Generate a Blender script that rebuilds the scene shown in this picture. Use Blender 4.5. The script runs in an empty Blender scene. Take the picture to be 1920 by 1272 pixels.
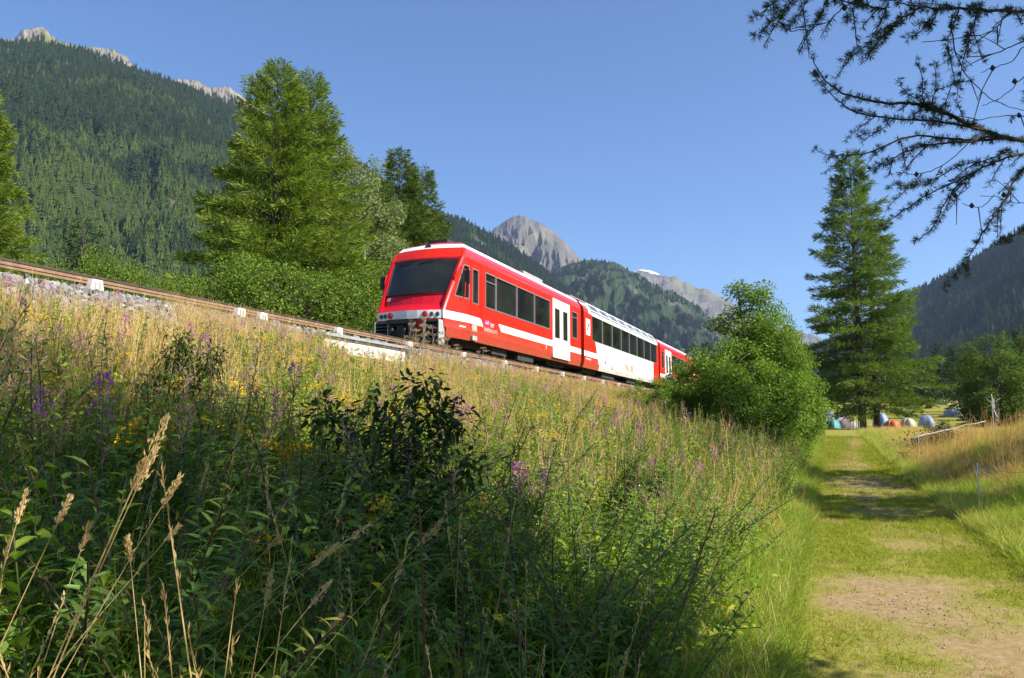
import bpy, math
import numpy as np
from mathutils import Vector, Matrix

# ------------------------------------------------------------------ frame
# world axes: x = u (along path and track), y = v (to the left, across), z up
TH = math.radians(21.75); PITCH = math.radians(6.18); CAMH = 1.6
FPX, CX, CY = 1478.0, 960.0, 636.0
rng = np.random.default_rng(11)
sc = bpy.context.scene
C = sc.collection

# ------------------------------------------------------------------ camera
cam_d = bpy.data.cameras.new('camera'); cam = bpy.data.objects.new('camera', cam_d); C.objects.link(cam)
cam_d.sensor_width = 36.0; cam_d.lens = 36.0 * FPX / 1920.0
cam_d.clip_start = 0.05; cam_d.clip_end = 40000
cam.location = (0, 0, CAMH)
fwd = Vector((math.cos(TH) * math.cos(PITCH), math.sin(TH) * math.cos(PITCH), math.sin(PITCH)))
cam.rotation_euler = fwd.to_track_quat('-Z', 'Y').to_euler()
sc.camera = cam

# ------------------------------------------------------------------ light
SUN_EL = math.radians(40); OFF = math.radians(4.5)
to_sun = Vector((-math.sin(OFF) * math.cos(SUN_EL), -math.cos(OFF) * math.cos(SUN_EL), math.sin(SUN_EL)))
w = bpy.data.worlds.new('World'); sc.world = w; w.use_nodes = True
nt = w.node_tree; bg = nt.nodes['Background']
sky = nt.nodes.new('ShaderNodeTexSky'); sky.sky_type = 'NISHITA'; sky.sun_disc = False
sky.sun_elevation = SUN_EL
sky.sun_rotation = math.atan2(to_sun.x, to_sun.y)
sky.altitude = 1300; sky.air_density = 1.1; sky.dust_density = 0.8; sky.ozone_density = 8.5
nt.links.new(sky.outputs[0], bg.inputs[0]); bg.inputs[1].default_value = 0.082
sun_d = bpy.data.lights.new('sun', 'SUN'); sun = bpy.data.objects.new('sun', sun_d); C.objects.link(sun)
sun_d.energy = 5.0; sun_d.angle = math.radians(0.5); sun_d.color = (1.0, 0.93, 0.82)
sun.rotation_euler = to_sun.to_track_quat('Z', 'Y').to_euler(); sun.location = (0, -30, 40)
sc.view_settings.view_transform = 'Standard'; sc.view_settings.look = 'None'
sc.view_settings.exposure = 1.2; sc.view_settings.gamma = 1.0
sc.cycles.max_bounces = 6; sc.cycles.diffuse_bounces = 3; sc.cycles.glossy_bounces = 3
sc.cycles.transmission_bounces = 3; sc.cycles.transparent_max_bounces = 6; sc.cycles.volume_bounces = 0

# ------------------------------------------------------------------ pixel helpers
def ray(px, py):
    a = (px - CX) / FPX; b = -(py - CY) / FPX
    X, Y, Z = a, math.cos(PITCH) - b * math.sin(PITCH), math.sin(PITCH) + b * math.cos(PITCH)
    return np.array([X * math.sin(TH) + Y * math.cos(TH), -X * math.cos(TH) + Y * math.sin(TH), Z]), Y
def at_depth(px, py, Y):                       # point at horizontal forward distance Y
    d, y = ray(px, py); return np.array([0, 0, CAMH]) + d * (Y / y)
def on_v(px, py, v):                           # point on the upright plane y = v
    d, y = ray(px, py); t = v / d[1]; return np.array([0, 0, CAMH]) + d * t
def project(p):
    p = np.atleast_2d(p)
    X = p[:, 0] * math.sin(TH) - p[:, 1] * math.cos(TH)
    Y = p[:, 0] * math.cos(TH) + p[:, 1] * math.sin(TH); Z = p[:, 2] - CAMH
    f = Y * math.cos(PITCH) + Z * math.sin(PITCH); up = -Y * math.sin(PITCH) + Z * math.cos(PITCH)
    f = np.where(f > 0.05, f, np.nan)
    return CX + FPX * X / f, CY - FPX * up / f, f

# ------------------------------------------------------------------ noise
_perm = np.random.default_rng(3).random((256, 256))
def vnoise(x, y):
    xi = np.floor(x).astype(int); yi = np.floor(y).astype(int); fx = x - xi; fy = y - yi
    fx = fx * fx * (3 - 2 * fx); fy = fy * fy * (3 - 2 * fy)
    g = lambda a, b: _perm[a & 255, b & 255]
    return ((g(xi, yi) * (1 - fx) + g(xi + 1, yi) * fx) * (1 - fy) + (g(xi, yi + 1) * (1 - fx) + g(xi + 1, yi + 1) * fx) * fy)
def fbm(x, y, o=4, ridged=False):
    s = 0; a = 0.5; x = np.asarray(x, float); y = np.asarray(y, float)
    for k in range(o):
        n = vnoise(x * 2 ** k + 17.3 * k, y * 2 ** k + 9.1 * k)
        if ridged: n = 1 - np.abs(2 * n - 1)
        s = s + a * n; a *= 0.5
    return s
def sstep(a, b, x):
    t = np.clip((np.asarray(x, float) - a) / (b - a), 0, 1); return t * t * (3 - 2 * t)

# ------------------------------------------------------------------ materials
MATS = {}
def new_mat(name):
    m = bpy.data.materials.new(name); m.use_nodes = True; MATS[name] = m
    n = m.node_tree.nodes; return m, n, m.node_tree.links, n['Principled BSDF']
def ramp(n, l, fac, cols):
    r = n.new('ShaderNodeValToRGB'); e = r.color_ramp.elements
    for i, (p, c) in enumerate(cols):
        x = e[i] if i < 2 else e.new(p)
        x.position = p; x.color = (*c, 1)
    l.new(fac, r.inputs[0]); return r.outputs[0]
def noise(n, l, scale, detail=4, rough=0.55, coord='Object', vec=None):
    t = n.new('ShaderNodeTexNoise'); t.inputs['Scale'].default_value = scale
    t.inputs['Detail'].default_value = detail; t.inputs['Roughness'].default_value = rough
    if vec is None:
        tc = n.new('ShaderNodeTexCoord'); vec = tc.outputs[coord]
    l.new(vec, t.inputs['Vector']); return t.outputs['Fac']
def position(n):
    return n.new('ShaderNodeNewGeometry').outputs['Position']
def bump(n, l, h, strength, dist=0.01):
    b = n.new('ShaderNodeBump'); b.inputs['Strength'].default_value = strength; b.inputs['Distance'].default_value = dist
    l.new(h, b.inputs['Height']); return b.outputs[0]
def plain(name, col, rough=0.6, metal=0.0, var=0.15, scale=3.0, spec=0.5, bumps=0.0, coat=0.0):
    m, n, l, p = new_mat(name)
    f = noise(n, l, scale, 5)
    lo = tuple(c * (1 - var) for c in col); hi = tuple(min(1, c * (1 + var)) for c in col)
    l.new(ramp(n, l, f, [(0.3, lo), (0.7, hi)]), p.inputs['Base Color'])
    p.inputs['Roughness'].default_value = rough; p.inputs['Metallic'].default_value = metal
    p.inputs['Specular IOR Level'].default_value = spec; p.inputs['Coat Weight'].default_value = coat
    if bumps: l.new(bump(n, l, noise(n, l, scale * 8, 4), bumps), p.inputs['Normal'])
    return m
def leafy(name, c1, c2, trans=0.35, rough=0.5, spec=0.3, per='island', c3=None, tint=(1.25, 1.35, 0.6)):
    """leaf material: colour differs from leaf to leaf, some light passes through"""
    m, n, l, p = new_mat(name)
    if per == 'island': f = n.new('ShaderNodeNewGeometry').outputs['Random Per Island']
    elif per == 'object':
        oi = n.new('ShaderNodeObjectInfo').outputs['Random']
        isl = n.new('ShaderNodeNewGeometry').outputs['Random Per Island']
        mm = n.new('ShaderNodeMath'); mm.operation = 'MULTIPLY_ADD'; l.new(oi, mm.inputs[0]); mm.inputs[1].default_value = 0.7
        m2 = n.new('ShaderNodeMath'); m2.operation = 'MULTIPLY'; l.new(isl, m2.inputs[0]); m2.inputs[1].default_value = 0.3
        l.new(m2.outputs[0], mm.inputs[2]); f = mm.outputs[0]
    else: f = noise(n, l, per, 3, vec=position(n))
    cols = [(0.15, c1), (0.85, c2)]
    if c3: cols = [(0.1, c1), (0.78, c2), (0.97, c3)]
    col = ramp(n, l, f, cols)
    l.new(col, p.inputs['Base Color']); p.inputs['Roughness'].default_value = rough
    p.inputs['Specular IOR Level'].default_value = spec * 0.45
    tr = n.new('ShaderNodeBsdfTranslucent'); mx = n.new('ShaderNodeMix'); mx.data_type = 'RGBA'; mx.blend_type = 'MULTIPLY'
    mx.inputs['Factor'].default_value = 1.0
    l.new(col, mx.inputs['A']); mx.inputs['B'].default_value = (*tint, 1)
    l.new(mx.outputs['Result'], tr.inputs['Color'])
    ms = n.new('ShaderNodeMixShader'); ms.inputs[0].default_value = trans
    l.new(p.outputs[0], ms.inputs[1]); l.new(tr.outputs[0], ms.inputs[2])
    l.new(ms.outputs[0], n['Material Output'].inputs['Surface'])
    return m

plain('red_paint', (0.56, 0.017, 0.005), 0.34, var=0.05, scale=1.2, spec=0.35)
plain('shaded_red_paint', (0.46, 0.006, 0.016), 0.34, var=0.05, scale=1.2, spec=0.35)  # same red, darkened: shade on the front put into the colour; also for joints
plain('skylit_red_paint', (0.62, 0.03, 0.035), 0.3, var=0.08, scale=2.0, coat=0.4)  # same red, pinker: sky reflection on roof and cant put into the colour
plain('white_paint', (0.82, 0.81, 0.78), 0.38, var=0.04, scale=1.5, coat=0.2)
plain('silver_trim', (0.20, 0.205, 0.21), 0.5, metal=0.3, var=0.08)
plain('black_rubber', (0.012, 0.012, 0.013), 0.6, var=0.3)
plain('under_steel', (0.03, 0.027, 0.024), 0.75, var=0.4, scale=6)
plain('grey_box', (0.30, 0.31, 0.30), 0.6, var=0.2)
plain('yellow_paint', (0.7, 0.5, 0.02), 0.5)
plain('purple_print', (0.35, 0.05, 0.35), 0.5)
plain('red_print', (0.55, 0.16, 0.12), 0.5)
plain('grey_print', (0.55, 0.57, 0.60), 0.5)
plain('lamp_dark', (0.05, 0.05, 0.055), 0.15, var=0.2)
plain('lamp_red', (0.5, 0.015, 0.02), 0.2, var=0.1)
plain('chrome', (0.7, 0.7, 0.7), 0.2, metal=1.0, var=0.05)
for nm in ('red_paint', 'shaded_red_paint', 'white_paint'):      # travel dust, thickest along the skirt
    m = MATS[nm]; n = m.node_tree.nodes; l = m.node_tree.links; p = n['Principled BSDF']
    old = p.inputs['Base Color'].links[0].from_socket
    tc = n.new('ShaderNodeTexCoord'); sx = n.new('ShaderNodeSeparateXYZ'); l.new(tc.outputs['Object'], sx.inputs[0])
    mr = n.new('ShaderNodeMapRange'); l.new(sx.outputs['Z'], mr.inputs['Value']); mr.inputs['From Min'].default_value = 1.25; mr.inputs['From Max'].default_value = 0.4
    mu = n.new('ShaderNodeMath'); mu.operation = 'MULTIPLY'; l.new(mr.outputs[0], mu.inputs[0])
    mp = n.new('ShaderNodeMapping'); mp.inputs['Scale'].default_value = (1.2, 1, 5); l.new(tc.outputs['Object'], mp.inputs['Vector'])
    l.new(ramp(n, l, noise(n, l, 1.6, 8, 0.7, vec=mp.outputs[0]), [(0.3, (0.1, 0.1, 0.1)), (0.7, (0.85, 0.85, 0.85))]), mu.inputs[1])
    mx = n.new('ShaderNodeMix'); mx.data_type = 'RGBA'; l.new(mu.outputs[0], mx.inputs['Factor']); l.new(old, mx.inputs['A']); mx.inputs['B'].default_value = (0.20, 0.13, 0.085, 1)
    l.new(mx.outputs['Result'], p.inputs['Base Color'])
m, n, l, p = new_mat('window_glass')
l.new(ramp(n, l, noise(n, l, 0.9, 4), [(0.35, (0.006, 0.007, 0.006)), (0.75, (0.025, 0.027, 0.02))]), p.inputs['Base Color'])
p.inputs['Roughness'].default_value = 0.04; p.inputs['Specular IOR Level'].default_value = 0.5
m, n, l, p = new_mat('roof_glass')
p.inputs['Base Color'].default_value = (0.06, 0.09, 0.14, 1); p.inputs['Roughness'].default_value = 0.05; p.inputs['Metallic'].default_value = 0.35
plain('rusty_rail', (0.17, 0.085, 0.045), 0.7, var=0.35, scale=9, bumps=0.3)
plain('rail_steel', (0.09, 0.065, 0.05), 0.5, metal=0.4, var=0.35, scale=9)
plain('cover_board', (0.22, 0.135, 0.075), 0.8, var=0.3, scale=8, bumps=0.3)
plain('sleeper_wood', (0.07, 0.05, 0.038), 0.85, var=0.35, scale=7, bumps=0.5)
plain('insulator_white', (0.78, 0.76, 0.70), 0.5, var=0.1, scale=8)
plain('slot_shadow', (0.30, 0.27, 0.22), 0.8, var=0.2)
plain('rust_bracket', (0.16, 0.075, 0.035), 0.8, var=0.4, scale=15)
m, n, l, p = new_mat('weathered_concrete')
f = noise(n, l, 2.2, 8, 0.65); g = noise(n, l, 18, 5)
l.new(ramp(n, l, f, [(0.32, (0.33, 0.30, 0.27)), (0.55, (0.62, 0.59, 0.56)), (0.8, (0.72, 0.69, 0.66))]), p.inputs['Base Color'])
p.inputs['Roughness'].default_value = 0.85; l.new(bump(n, l, g, 0.4), p.inputs['Normal'])
plain('galvanised', (0.45, 0.47, 0.48), 0.45, metal=0.5, var=0.12)
plain('bark', (0.075, 0.055, 0.042), 0.9, var=0.45, scale=14, bumps=0.8)
plain('birch_bark', (0.5, 0.48, 0.44), 0.8, var=0.4, scale=6, bumps=0.4)
plain('twig', (0.055, 0.04, 0.03), 0.85, var=0.4, scale=20)
plain('stone', (0.36, 0.36, 0.37), 0.85, var=0.3, scale=5, bumps=0.6)
plain('gravel_pale', (0.27, 0.24, 0.20), 0.9, var=0.3, scale=9)
plain('wood_grey', (0.34, 0.30, 0.25), 0.85, var=0.3, scale=9, bumps=0.4)
plain('post_plastic', (0.62, 0.64, 0.62), 0.5, var=0.08)
plain('wire', (0.35, 0.35, 0.34), 0.5, metal=0.6)
m, n, l, p = new_mat('ballast_stone')
oi = n.new('ShaderNodeObjectInfo').outputs['Random']
l.new(ramp(n, l, oi, [(0.0, (0.09, 0.09, 0.095)), (0.55, (0.17, 0.17, 0.178)), (0.9, (0.27, 0.255, 0.24)), (1.0, (0.40, 0.38, 0.35))]), p.inputs['Base Color'])
p.inputs['Roughness'].default_value = 0.85; l.new(bump(n, l, noise(n, l, 25, 4), 0.5), p.inputs['Normal'])

leafy('larch_needles', (0.075, 0.128, 0.016), (0.235, 0.295, 0.038), 0.28)
leafy('larch_needles_deep', (0.080, 0.140, 0.024), (0.180, 0.239, 0.046), 0.26)
leafy('spruce_needles', (0.024, 0.050, 0.015), (0.061, 0.094, 0.026), 0.15)
leafy('near_needles', (0.024, 0.050, 0.015), (0.066, 0.100, 0.030), 0.22)
leafy('alder_leaf', (0.097, 0.174, 0.020), (0.212, 0.304, 0.044), 0.28, 0.5, 0.3)
leafy('birch_leaf', (0.132, 0.176, 0.061), (0.275, 0.308, 0.143), 0.4, 0.45, 0.35)
leafy('shrub_leaf', (0.076, 0.139, 0.016), (0.166, 0.224, 0.032), 0.28, 0.45, 0.3)
leafy('conifer_needles', (0.050, 0.090, 0.016), (0.140, 0.185, 0.032), 0.22)
leafy('field_leaf', (0.061, 0.107, 0.019), (0.128, 0.178, 0.035), 0.25, 0.5, 0.2)
leafy('dark_leaf', (0.022, 0.045, 0.010), (0.065, 0.10, 0.020), 0.3, 0.5, 0.3)
leafy('grass_green', (0.159, 0.263, 0.032), (0.350, 0.422, 0.058), 0.45, 0.55, 0.2, 'object')
leafy('turf_green', (0.175, 0.225, 0.018), (0.304, 0.317, 0.037), 0.38, 0.6, 0.15, 'object')
leafy('turf_dry', (0.324, 0.252, 0.099), (0.450, 0.351, 0.162), 0.3, 0.7, 0.15, 'object')
leafy('grass_dry', (0.42, 0.33, 0.080), (0.70, 0.53, 0.18), 0.42, 0.6, 0.2, 'object', tint=(1.2, 1.1, 0.7))
leafy('grass_straw', (0.552, 0.396, 0.168), (0.792, 0.600, 0.300), 0.42, 0.6, 0.2, 'object', tint=(1.2, 1.1, 0.7))
leafy('fireweed_leaf', (0.073, 0.155, 0.032), (0.192, 0.273, 0.047), 0.38, 0.42, 0.4, 'object', c3=(0.36, 0.30, 0.03))
leafy('herb_leaf', (0.127, 0.240, 0.028), (0.335, 0.414, 0.048), 0.45, 0.45, 0.35, 'object', c3=(0.46, 0.40, 0.03))
leafy('yellowing_leaf', (0.350, 0.338, 0.025), (0.700, 0.575, 0.050), 0.4, 0.5, 0.3, 'object')
leafy('fireweed_petal', (0.50, 0.13, 0.40), (0.74, 0.34, 0.60), 0.4, 0.6, 0.15, tint=(1.2, 0.8, 1.1))
leafy('seed_fluff', (0.460, 0.276, 0.207), (0.690, 0.460, 0.345), 0.35, 0.7, 0.15, tint=(1.2, 1.0, 0.9))
leafy('ragwort_petal', (0.70, 0.47, 0.010), (0.90, 0.68, 0.03), 0.35, 0.6, 0.15, tint=(1.1, 1.0, 0.5))
leafy('umbel_brown', (0.20, 0.13, 0.06), (0.42, 0.29, 0.14), 0.2, 0.8, 0.2)
plain('stem_green', (0.09, 0.11, 0.035), 0.6, var=0.3, scale=8)
plain('stem_red', (0.12, 0.05, 0.035), 0.6, var=0.3, scale=8)
plain('stem_dark', (0.05, 0.035, 0.03), 0.7, var=0.3, scale=8)
leafy('forest_spruce', (0.014, 0.029, 0.010), (0.034, 0.053, 0.016), 0.12, 0.8, 0.1, 'object')
leafy('forest_larch', (0.038, 0.066, 0.012), (0.075, 0.104, 0.022), 0.2, 0.8, 0.1, 'object')

# ground: soil, litter and turf; the worn patches come from a wear map of their own shape
m, n, l, p = new_mat('ground_soil')
pos = position(n)
a = n.new('ShaderNodeAttribute'); a.attribute_name = 'worn'
b = n.new('ShaderNodeAttribute'); b.attribute_name = 'turf'
n1 = noise(n, l, 1.3, 8, 0.65, vec=pos); n2 = noise(n, l, 14, 6, 0.6, vec=pos); n3 = noise(n, l, 90, 3, 0.6, vec=pos)
soil = ramp(n, l, n2, [(0.3, (0.07, 0.055, 0.028)), (0.7, (0.20, 0.16, 0.07))])
turf = ramp(n, l, n1, [(0.28, (0.155, 0.175, 0.020)), (0.52, (0.215, 0.21, 0.034)), (0.72, (0.29, 0.235, 0.08))])
dirt = ramp(n, l, n2, [(0.25, (0.17, 0.105, 0.050)), (0.5, (0.27, 0.18, 0.095)), (0.75, (0.34, 0.255, 0.165))])
def mixc(fac, A, B):
    x = n.new('ShaderNodeMix'); x.data_type = 'RGBA'; l.new(fac, x.inputs['Factor']); l.new(A, x.inputs['A']); l.new(B, x.inputs['B']); return x.outputs['Result']
x1 = mixc(b.outputs['Fac'], soil, turf)
wm = n.new('ShaderNodeMath'); wm.operation = 'ADD'; l.new(a.outputs['Fac'], wm.inputs[0])
w2 = n.new('ShaderNodeMath'); w2.operation = 'MULTIPLY_ADD'; l.new(n2, w2.inputs[0]); w2.inputs[1].default_value = 1.3; w2.inputs[2].default_value = -0.65
l.new(w2.outputs[0], wm.inputs[1])
wr = ramp(n, l, wm.outputs[0], [(0.30, (0, 0, 0)), (0.85, (0.9, 0.9, 0.9))])
l.new(mixc(wr, x1, dirt), p.inputs['Base Color']); p.inputs['Roughness'].default_value = 0.95; p.inputs['Specular IOR Level'].default_value = 0.1
l.new(bump(n, l, n3, 0.35, 0.01), p.inputs['Normal'])

def rockmat(name, cols, green=None, scale=0.01, gfac=0.5):
    m, n, l, p = new_mat(name); pos = position(n)
    mp = n.new('ShaderNodeMapping'); mp.inputs['Scale'].default_value = (1, 1, 0.5); l.new(pos, mp.inputs['Vector'])
    f = noise(n, l, scale, 10, 0.68, vec=mp.outputs[0])
    col = ramp(n, l, f, cols)
    if green:
        g = noise(n, l, scale * 0.35, 8, 0.6, vec=pos)
        fac = ramp(n, l, g, [(gfac - 0.06, (0, 0, 0)), (gfac + 0.08, (1, 1, 1))])
        x = n.new('ShaderNodeMix'); x.data_type = 'RGBA'; l.new(fac, x.inputs['Factor']); l.new(col, x.inputs['A'])
        l.new(ramp(n, l, f, [(0.3, green), (0.7, tuple(c * 1.5 for c in green))]), x.inputs['B']); col = x.outputs['Result']
    l.new(col, p.inputs['Base Color']); p.inputs['Roughness'].default_value = 0.95; p.inputs['Specular IOR Level'].default_value = 0.1
    l.new(bump(n, l, f, 1.0, 0.25 / scale), p.inputs['Normal'])
    return m
rockmat('crest_rock', [(0.3, (0.10, 0.09, 0.08)), (0.55, (0.22, 0.19, 0.165)), (0.75, (0.34, 0.29, 0.25))], (0.14, 0.15, 0.045), 0.012, 0.56)
rockmat('peak_rock', [(0.3, (0.055, 0.052, 0.05)), (0.52, (0.125, 0.115, 0.105)), (0.72, (0.22, 0.195, 0.17))], (0.15, 0.15, 0.07), 0.004, 0.6)
rockmat('forest_floor', [(0.3, (0.018, 0.030, 0.012)), (0.56, (0.035, 0.05, 0.018)), (0.64, (0.09, 0.085, 0.06)), (0.74, (0.24, 0.21, 0.18))], None, 0.016)
rockmat('hill_floor', [(0.3, (0.018, 0.034, 0.015)), (0.58, (0.035, 0.055, 0.022)), (0.64, (0.13, 0.12, 0.10)), (0.8, (0.30, 0.27, 0.24))], None, 0.006)
plain('snow', (0.50, 0.53, 0.60), 0.7, var=0.03, scale=0.01)

# ------------------------------------------------------------------ mesh buffer
class Geo:
    def __init__(s): s.v = []; s.f = []; s.n = 0; s.slots = []
    def add(s, v, f, mat):
        v = np.asarray(v, float).reshape(-1, 3); f = np.asarray(f, int)
        if mat not in s.slots: s.slots.append(mat)
        s.f.append((f + s.n, s.slots.index(mat))); s.v.append(v); s.n += len(v); return s
    def addf(s, v, faces, mat):
        for k in set(len(q) for q in faces):
            pass
        if mat not in s.slots: s.slots.append(mat)
        mi = s.slots.index(mat)
        for k in sorted(set(len(q) for q in faces)):
            s.f.append((np.array([q for q in faces if len(q) == k], int) + s.n, mi))
        v = np.asarray(v, float).reshape(-1, 3); s.v.append(v); s.n += len(v); return s
    def box(s, c, size, mat, rz=0.0, taper=1.0, ry=0.0):
        x, y, z = np.array(size) / 2
        v = np.array([[-x, -y, -z], [x, -y, -z], [x, y, -z], [-x, y, -z], [-x * taper, -y * taper, z], [x * taper, -y * taper, z], [x * taper, y * taper, z], [-x * taper, y * taper, z]])
        if ry: cr, sr = math.cos(ry), math.sin(ry); v = np.stack([v[:, 0] * cr + v[:, 2] * sr, v[:, 1], -v[:, 0] * sr + v[:, 2] * cr], 1)
        if rz: cr, sr = math.cos(rz), math.sin(rz); v = np.stack([v[:, 0] * cr - v[:, 1] * sr, v[:, 0] * sr + v[:, 1] * cr, v[:, 2]], 1)
        return s.add(v + np.array(c), [[3, 2, 1, 0], [4, 5, 6, 7], [0, 1, 5, 4], [1, 2, 6, 5], [2, 3, 7, 6], [3, 0, 4, 7]], mat)
    def tube(s, pts, rad, mat, k=6, caps=True):
        pts = np.asarray(pts, float); N = len(pts); rad = np.broadcast_to(np.asarray(rad, float), (N,))
        t = np.gradient(pts, axis=0); t /= np.linalg.norm(t, axis=1)[:, None] + 1e-9
        ref = np.where(np.abs(t[:, 2:3]) > 0.9, np.array([[1., 0, 0]]), np.array([[0, 0, 1.]]))
        a = np.cross(t, ref); a /= np.linalg.norm(a, axis=1)[:, None] + 1e-9; b = np.cross(t, a)
        ang = np.arange(k) * 2 * math.pi / k
        v = pts[:, None] + rad[:, None, None] * (np.cos(ang)[None, :, None] * a[:, None] + np.sin(ang)[None, :, None] * b[:, None])
        i = np.arange(N - 1)[:, None] * k; j = np.arange(k)[None]; j2 = (j + 1) % k
        f = np.stack([i + j, i + k + j, i + k + j2, i + j2], -1).reshape(-1, 4)
        s.add(v.reshape(-1, 3), f, mat)
        if caps:
            s.f.append((np.array([list(range(k))]) + s.n - N * k, s.slots.index(mat)))
            s.f.append((np.array([list(range(k))[::-1]]) + s.n - k, s.slots.index(mat)))
        return s
    def mesh(s, name, smooth=False):
        me = bpy.data.meshes.new(name)
        v = np.concatenate(s.v); me.vertices.add(len(v)); me.vertices.foreach_set('co', v.ravel())
        loops = np.concatenate([f.ravel() for f, _ in s.f]); tot = np.concatenate([np.full(len(f), f.shape[1]) for f, _ in s.f])
        mi = np.concatenate([np.full(len(f), k) for f, k in s.f])
        me.loops.add(len(loops)); me.loops.foreach_set('vertex_index', loops)
        me.polygons.add(len(tot)); me.polygons.foreach_set('loop_start', np.concatenate([[0], np.cumsum(tot)[:-1]]))
        try: me.polygons.foreach_set('loop_total', tot)
        except Exception: pass
        me.polygons.foreach_set('material_index', mi)
        me.polygons.foreach_set('use_smooth', np.full(len(tot), bool(smooth)))
        for q in s.slots: me.materials.append(MATS[q])
        me.update(calc_edges=True); me.validate()
        return me
    def obj(s, name, parent=None, smooth=False, link=True):
        o = bpy.data.objects.new(name, s.mesh(name, smooth))
        if link: C.objects.link(o)
        if parent: o.parent = parent
        return o

def tag(o, label=None, cat=None, group=None, kind=None):
    if label: o['label'] = label
    if cat: o['category'] = cat
    if group: o['group'] = group
    if kind: o['kind'] = kind
    return o
def thing(name, label, cat, loc=(0, 0, 0), rz=0.0, group=None):
    o = bpy.data.objects.new(name, None); C.objects.link(o); o.location = loc; o.rotation_euler = (0, 0, rz); o.empty_display_size = 0.2
    return tag(o, label, cat, group)
def copy_tree(o, parent=None):
    c = o.copy(); C.objects.link(c); c.parent = parent
    for ch in o.children: copy_tree(ch, c)
    return c

def unit(a): return a / (np.linalg.norm(a, axis=-1, keepdims=True) + 1e-9)
def blades(geo, base, d, L, W, mat, up=None, fold=0.25, mid=0.45, sag=0.0):
    """many diamond leaves, folded along the midrib: base, direction, length, width"""
    N = len(base); L = np.broadcast_to(L, (N,))[:, None]; W = np.broadcast_to(W, (N,))[:, None]
    d = unit(d); r = rng.normal(size=(N, 3)) if up is None else up
    side = unit(np.cross(d, r)); nrm = np.cross(side, d)
    m = base + d * L * mid
    tip = base + d * L; tip[:, 2:3] -= sag * L
    v = np.stack([base, m + side * W * 0.5 + nrm * W * fold, tip, m - side * W * 0.5 + nrm * W * fold], 1).reshape(-1, 3)
    i = np.arange(N)[:, None] * 4
    f = np.concatenate([i + np.array([[0, 1, 2]]), i + np.array([[0, 2, 3]])])
    geo.add(v, f, mat)
def leaves(geo, base, d, L, W, mat, up=None, fold=0.12, sag=0.25):
    """curved pointed leaves with a midrib, for plants near the camera"""
    N = len(base); L = np.broadcast_to(L, (N,))[:, None]; W = np.broadcast_to(W, (N,))[:, None]; d = unit(d)
    up = np.tile([0, 0, 1.], (N, 1)) if up is None else up
    side = unit(np.cross(d, up)); nrm = np.cross(side, d); dn = np.array([0, 0, -1.])
    sg = sag * rng.uniform(0.3, 1.6, (N, 1))
    mid = lambda t: base + d * L * t + dn * L * sg * t * t
    e = lambda t, w, s: mid(t) + side * W * w * s + nrm * W * fold
    v = np.stack([base, e(0.30, 0.46, 1), mid(0.30), e(0.30, 0.46, -1), e(0.66, 0.36, 1), mid(0.66), e(0.66, 0.36, -1), mid(1.0)], 1).reshape(-1, 3)
    i = np.arange(N)[:, None] * 8
    geo.add(v, np.concatenate([i + [[0, 1, 2]], i + [[0, 2, 3]], i + [[4, 7, 5]], i + [[5, 7, 6]]]), mat)
    geo.f.append((np.concatenate([i + [[1, 4, 5, 2]], i + [[2, 5, 6, 3]]]) + geo.n - N * 8, geo.slots.index(mat)))
def grass_blades(geo, base, d, L, W, bend, mat):
    """curved tapering strips of three segments"""
    N = len(base); d = unit(d); L = np.broadcast_to(L, (N,)); W = np.broadcast_to(W, (N,))
    h = unit(np.stack([d[:, 0], d[:, 1], np.zeros(N)], 1) + rng.normal(size=(N, 3)) * [0.05, 0.05, 0])
    side = unit(np.cross(h, np.tile([0, 0, 1.], (N, 1))))
    tw = rng.uniform(-0.9, 0.9, N)[:, None]; side = side * np.cos(tw) + h * np.sin(tw)
    rows = []; p = base.copy(); dd = d.copy(); seg = (L / 3)[:, None]
    for k, wk in enumerate((1.0, 0.85, 0.55, 0.0)):
        if k == 3: rows.append(p[:, None])
        else: rows.append(np.stack([p - side * (W * wk / 2)[:, None], p + side * (W * wk / 2)[:, None]], 1))
        p = p + dd * seg; dd = unit(dd + h * np.broadcast_to(bend, (N,))[:, None] * 0.5 + np.array([0, 0, -1.]) * np.broadcast_to(bend, (N,))[:, None] * 0.45)
    v = np.concatenate(rows, 1); i = np.arange(N)[:, None] * 7
    geo.add(v.reshape(-1, 3), np.concatenate([i + [[0, 1, 3, 2]], i + [[2, 3, 5, 4]]]), mat)
    geo.f.append((np.concatenate([i + [[4, 5, 6]]]) + geo.n - N * 7, geo.slots.index(mat)))

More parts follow.
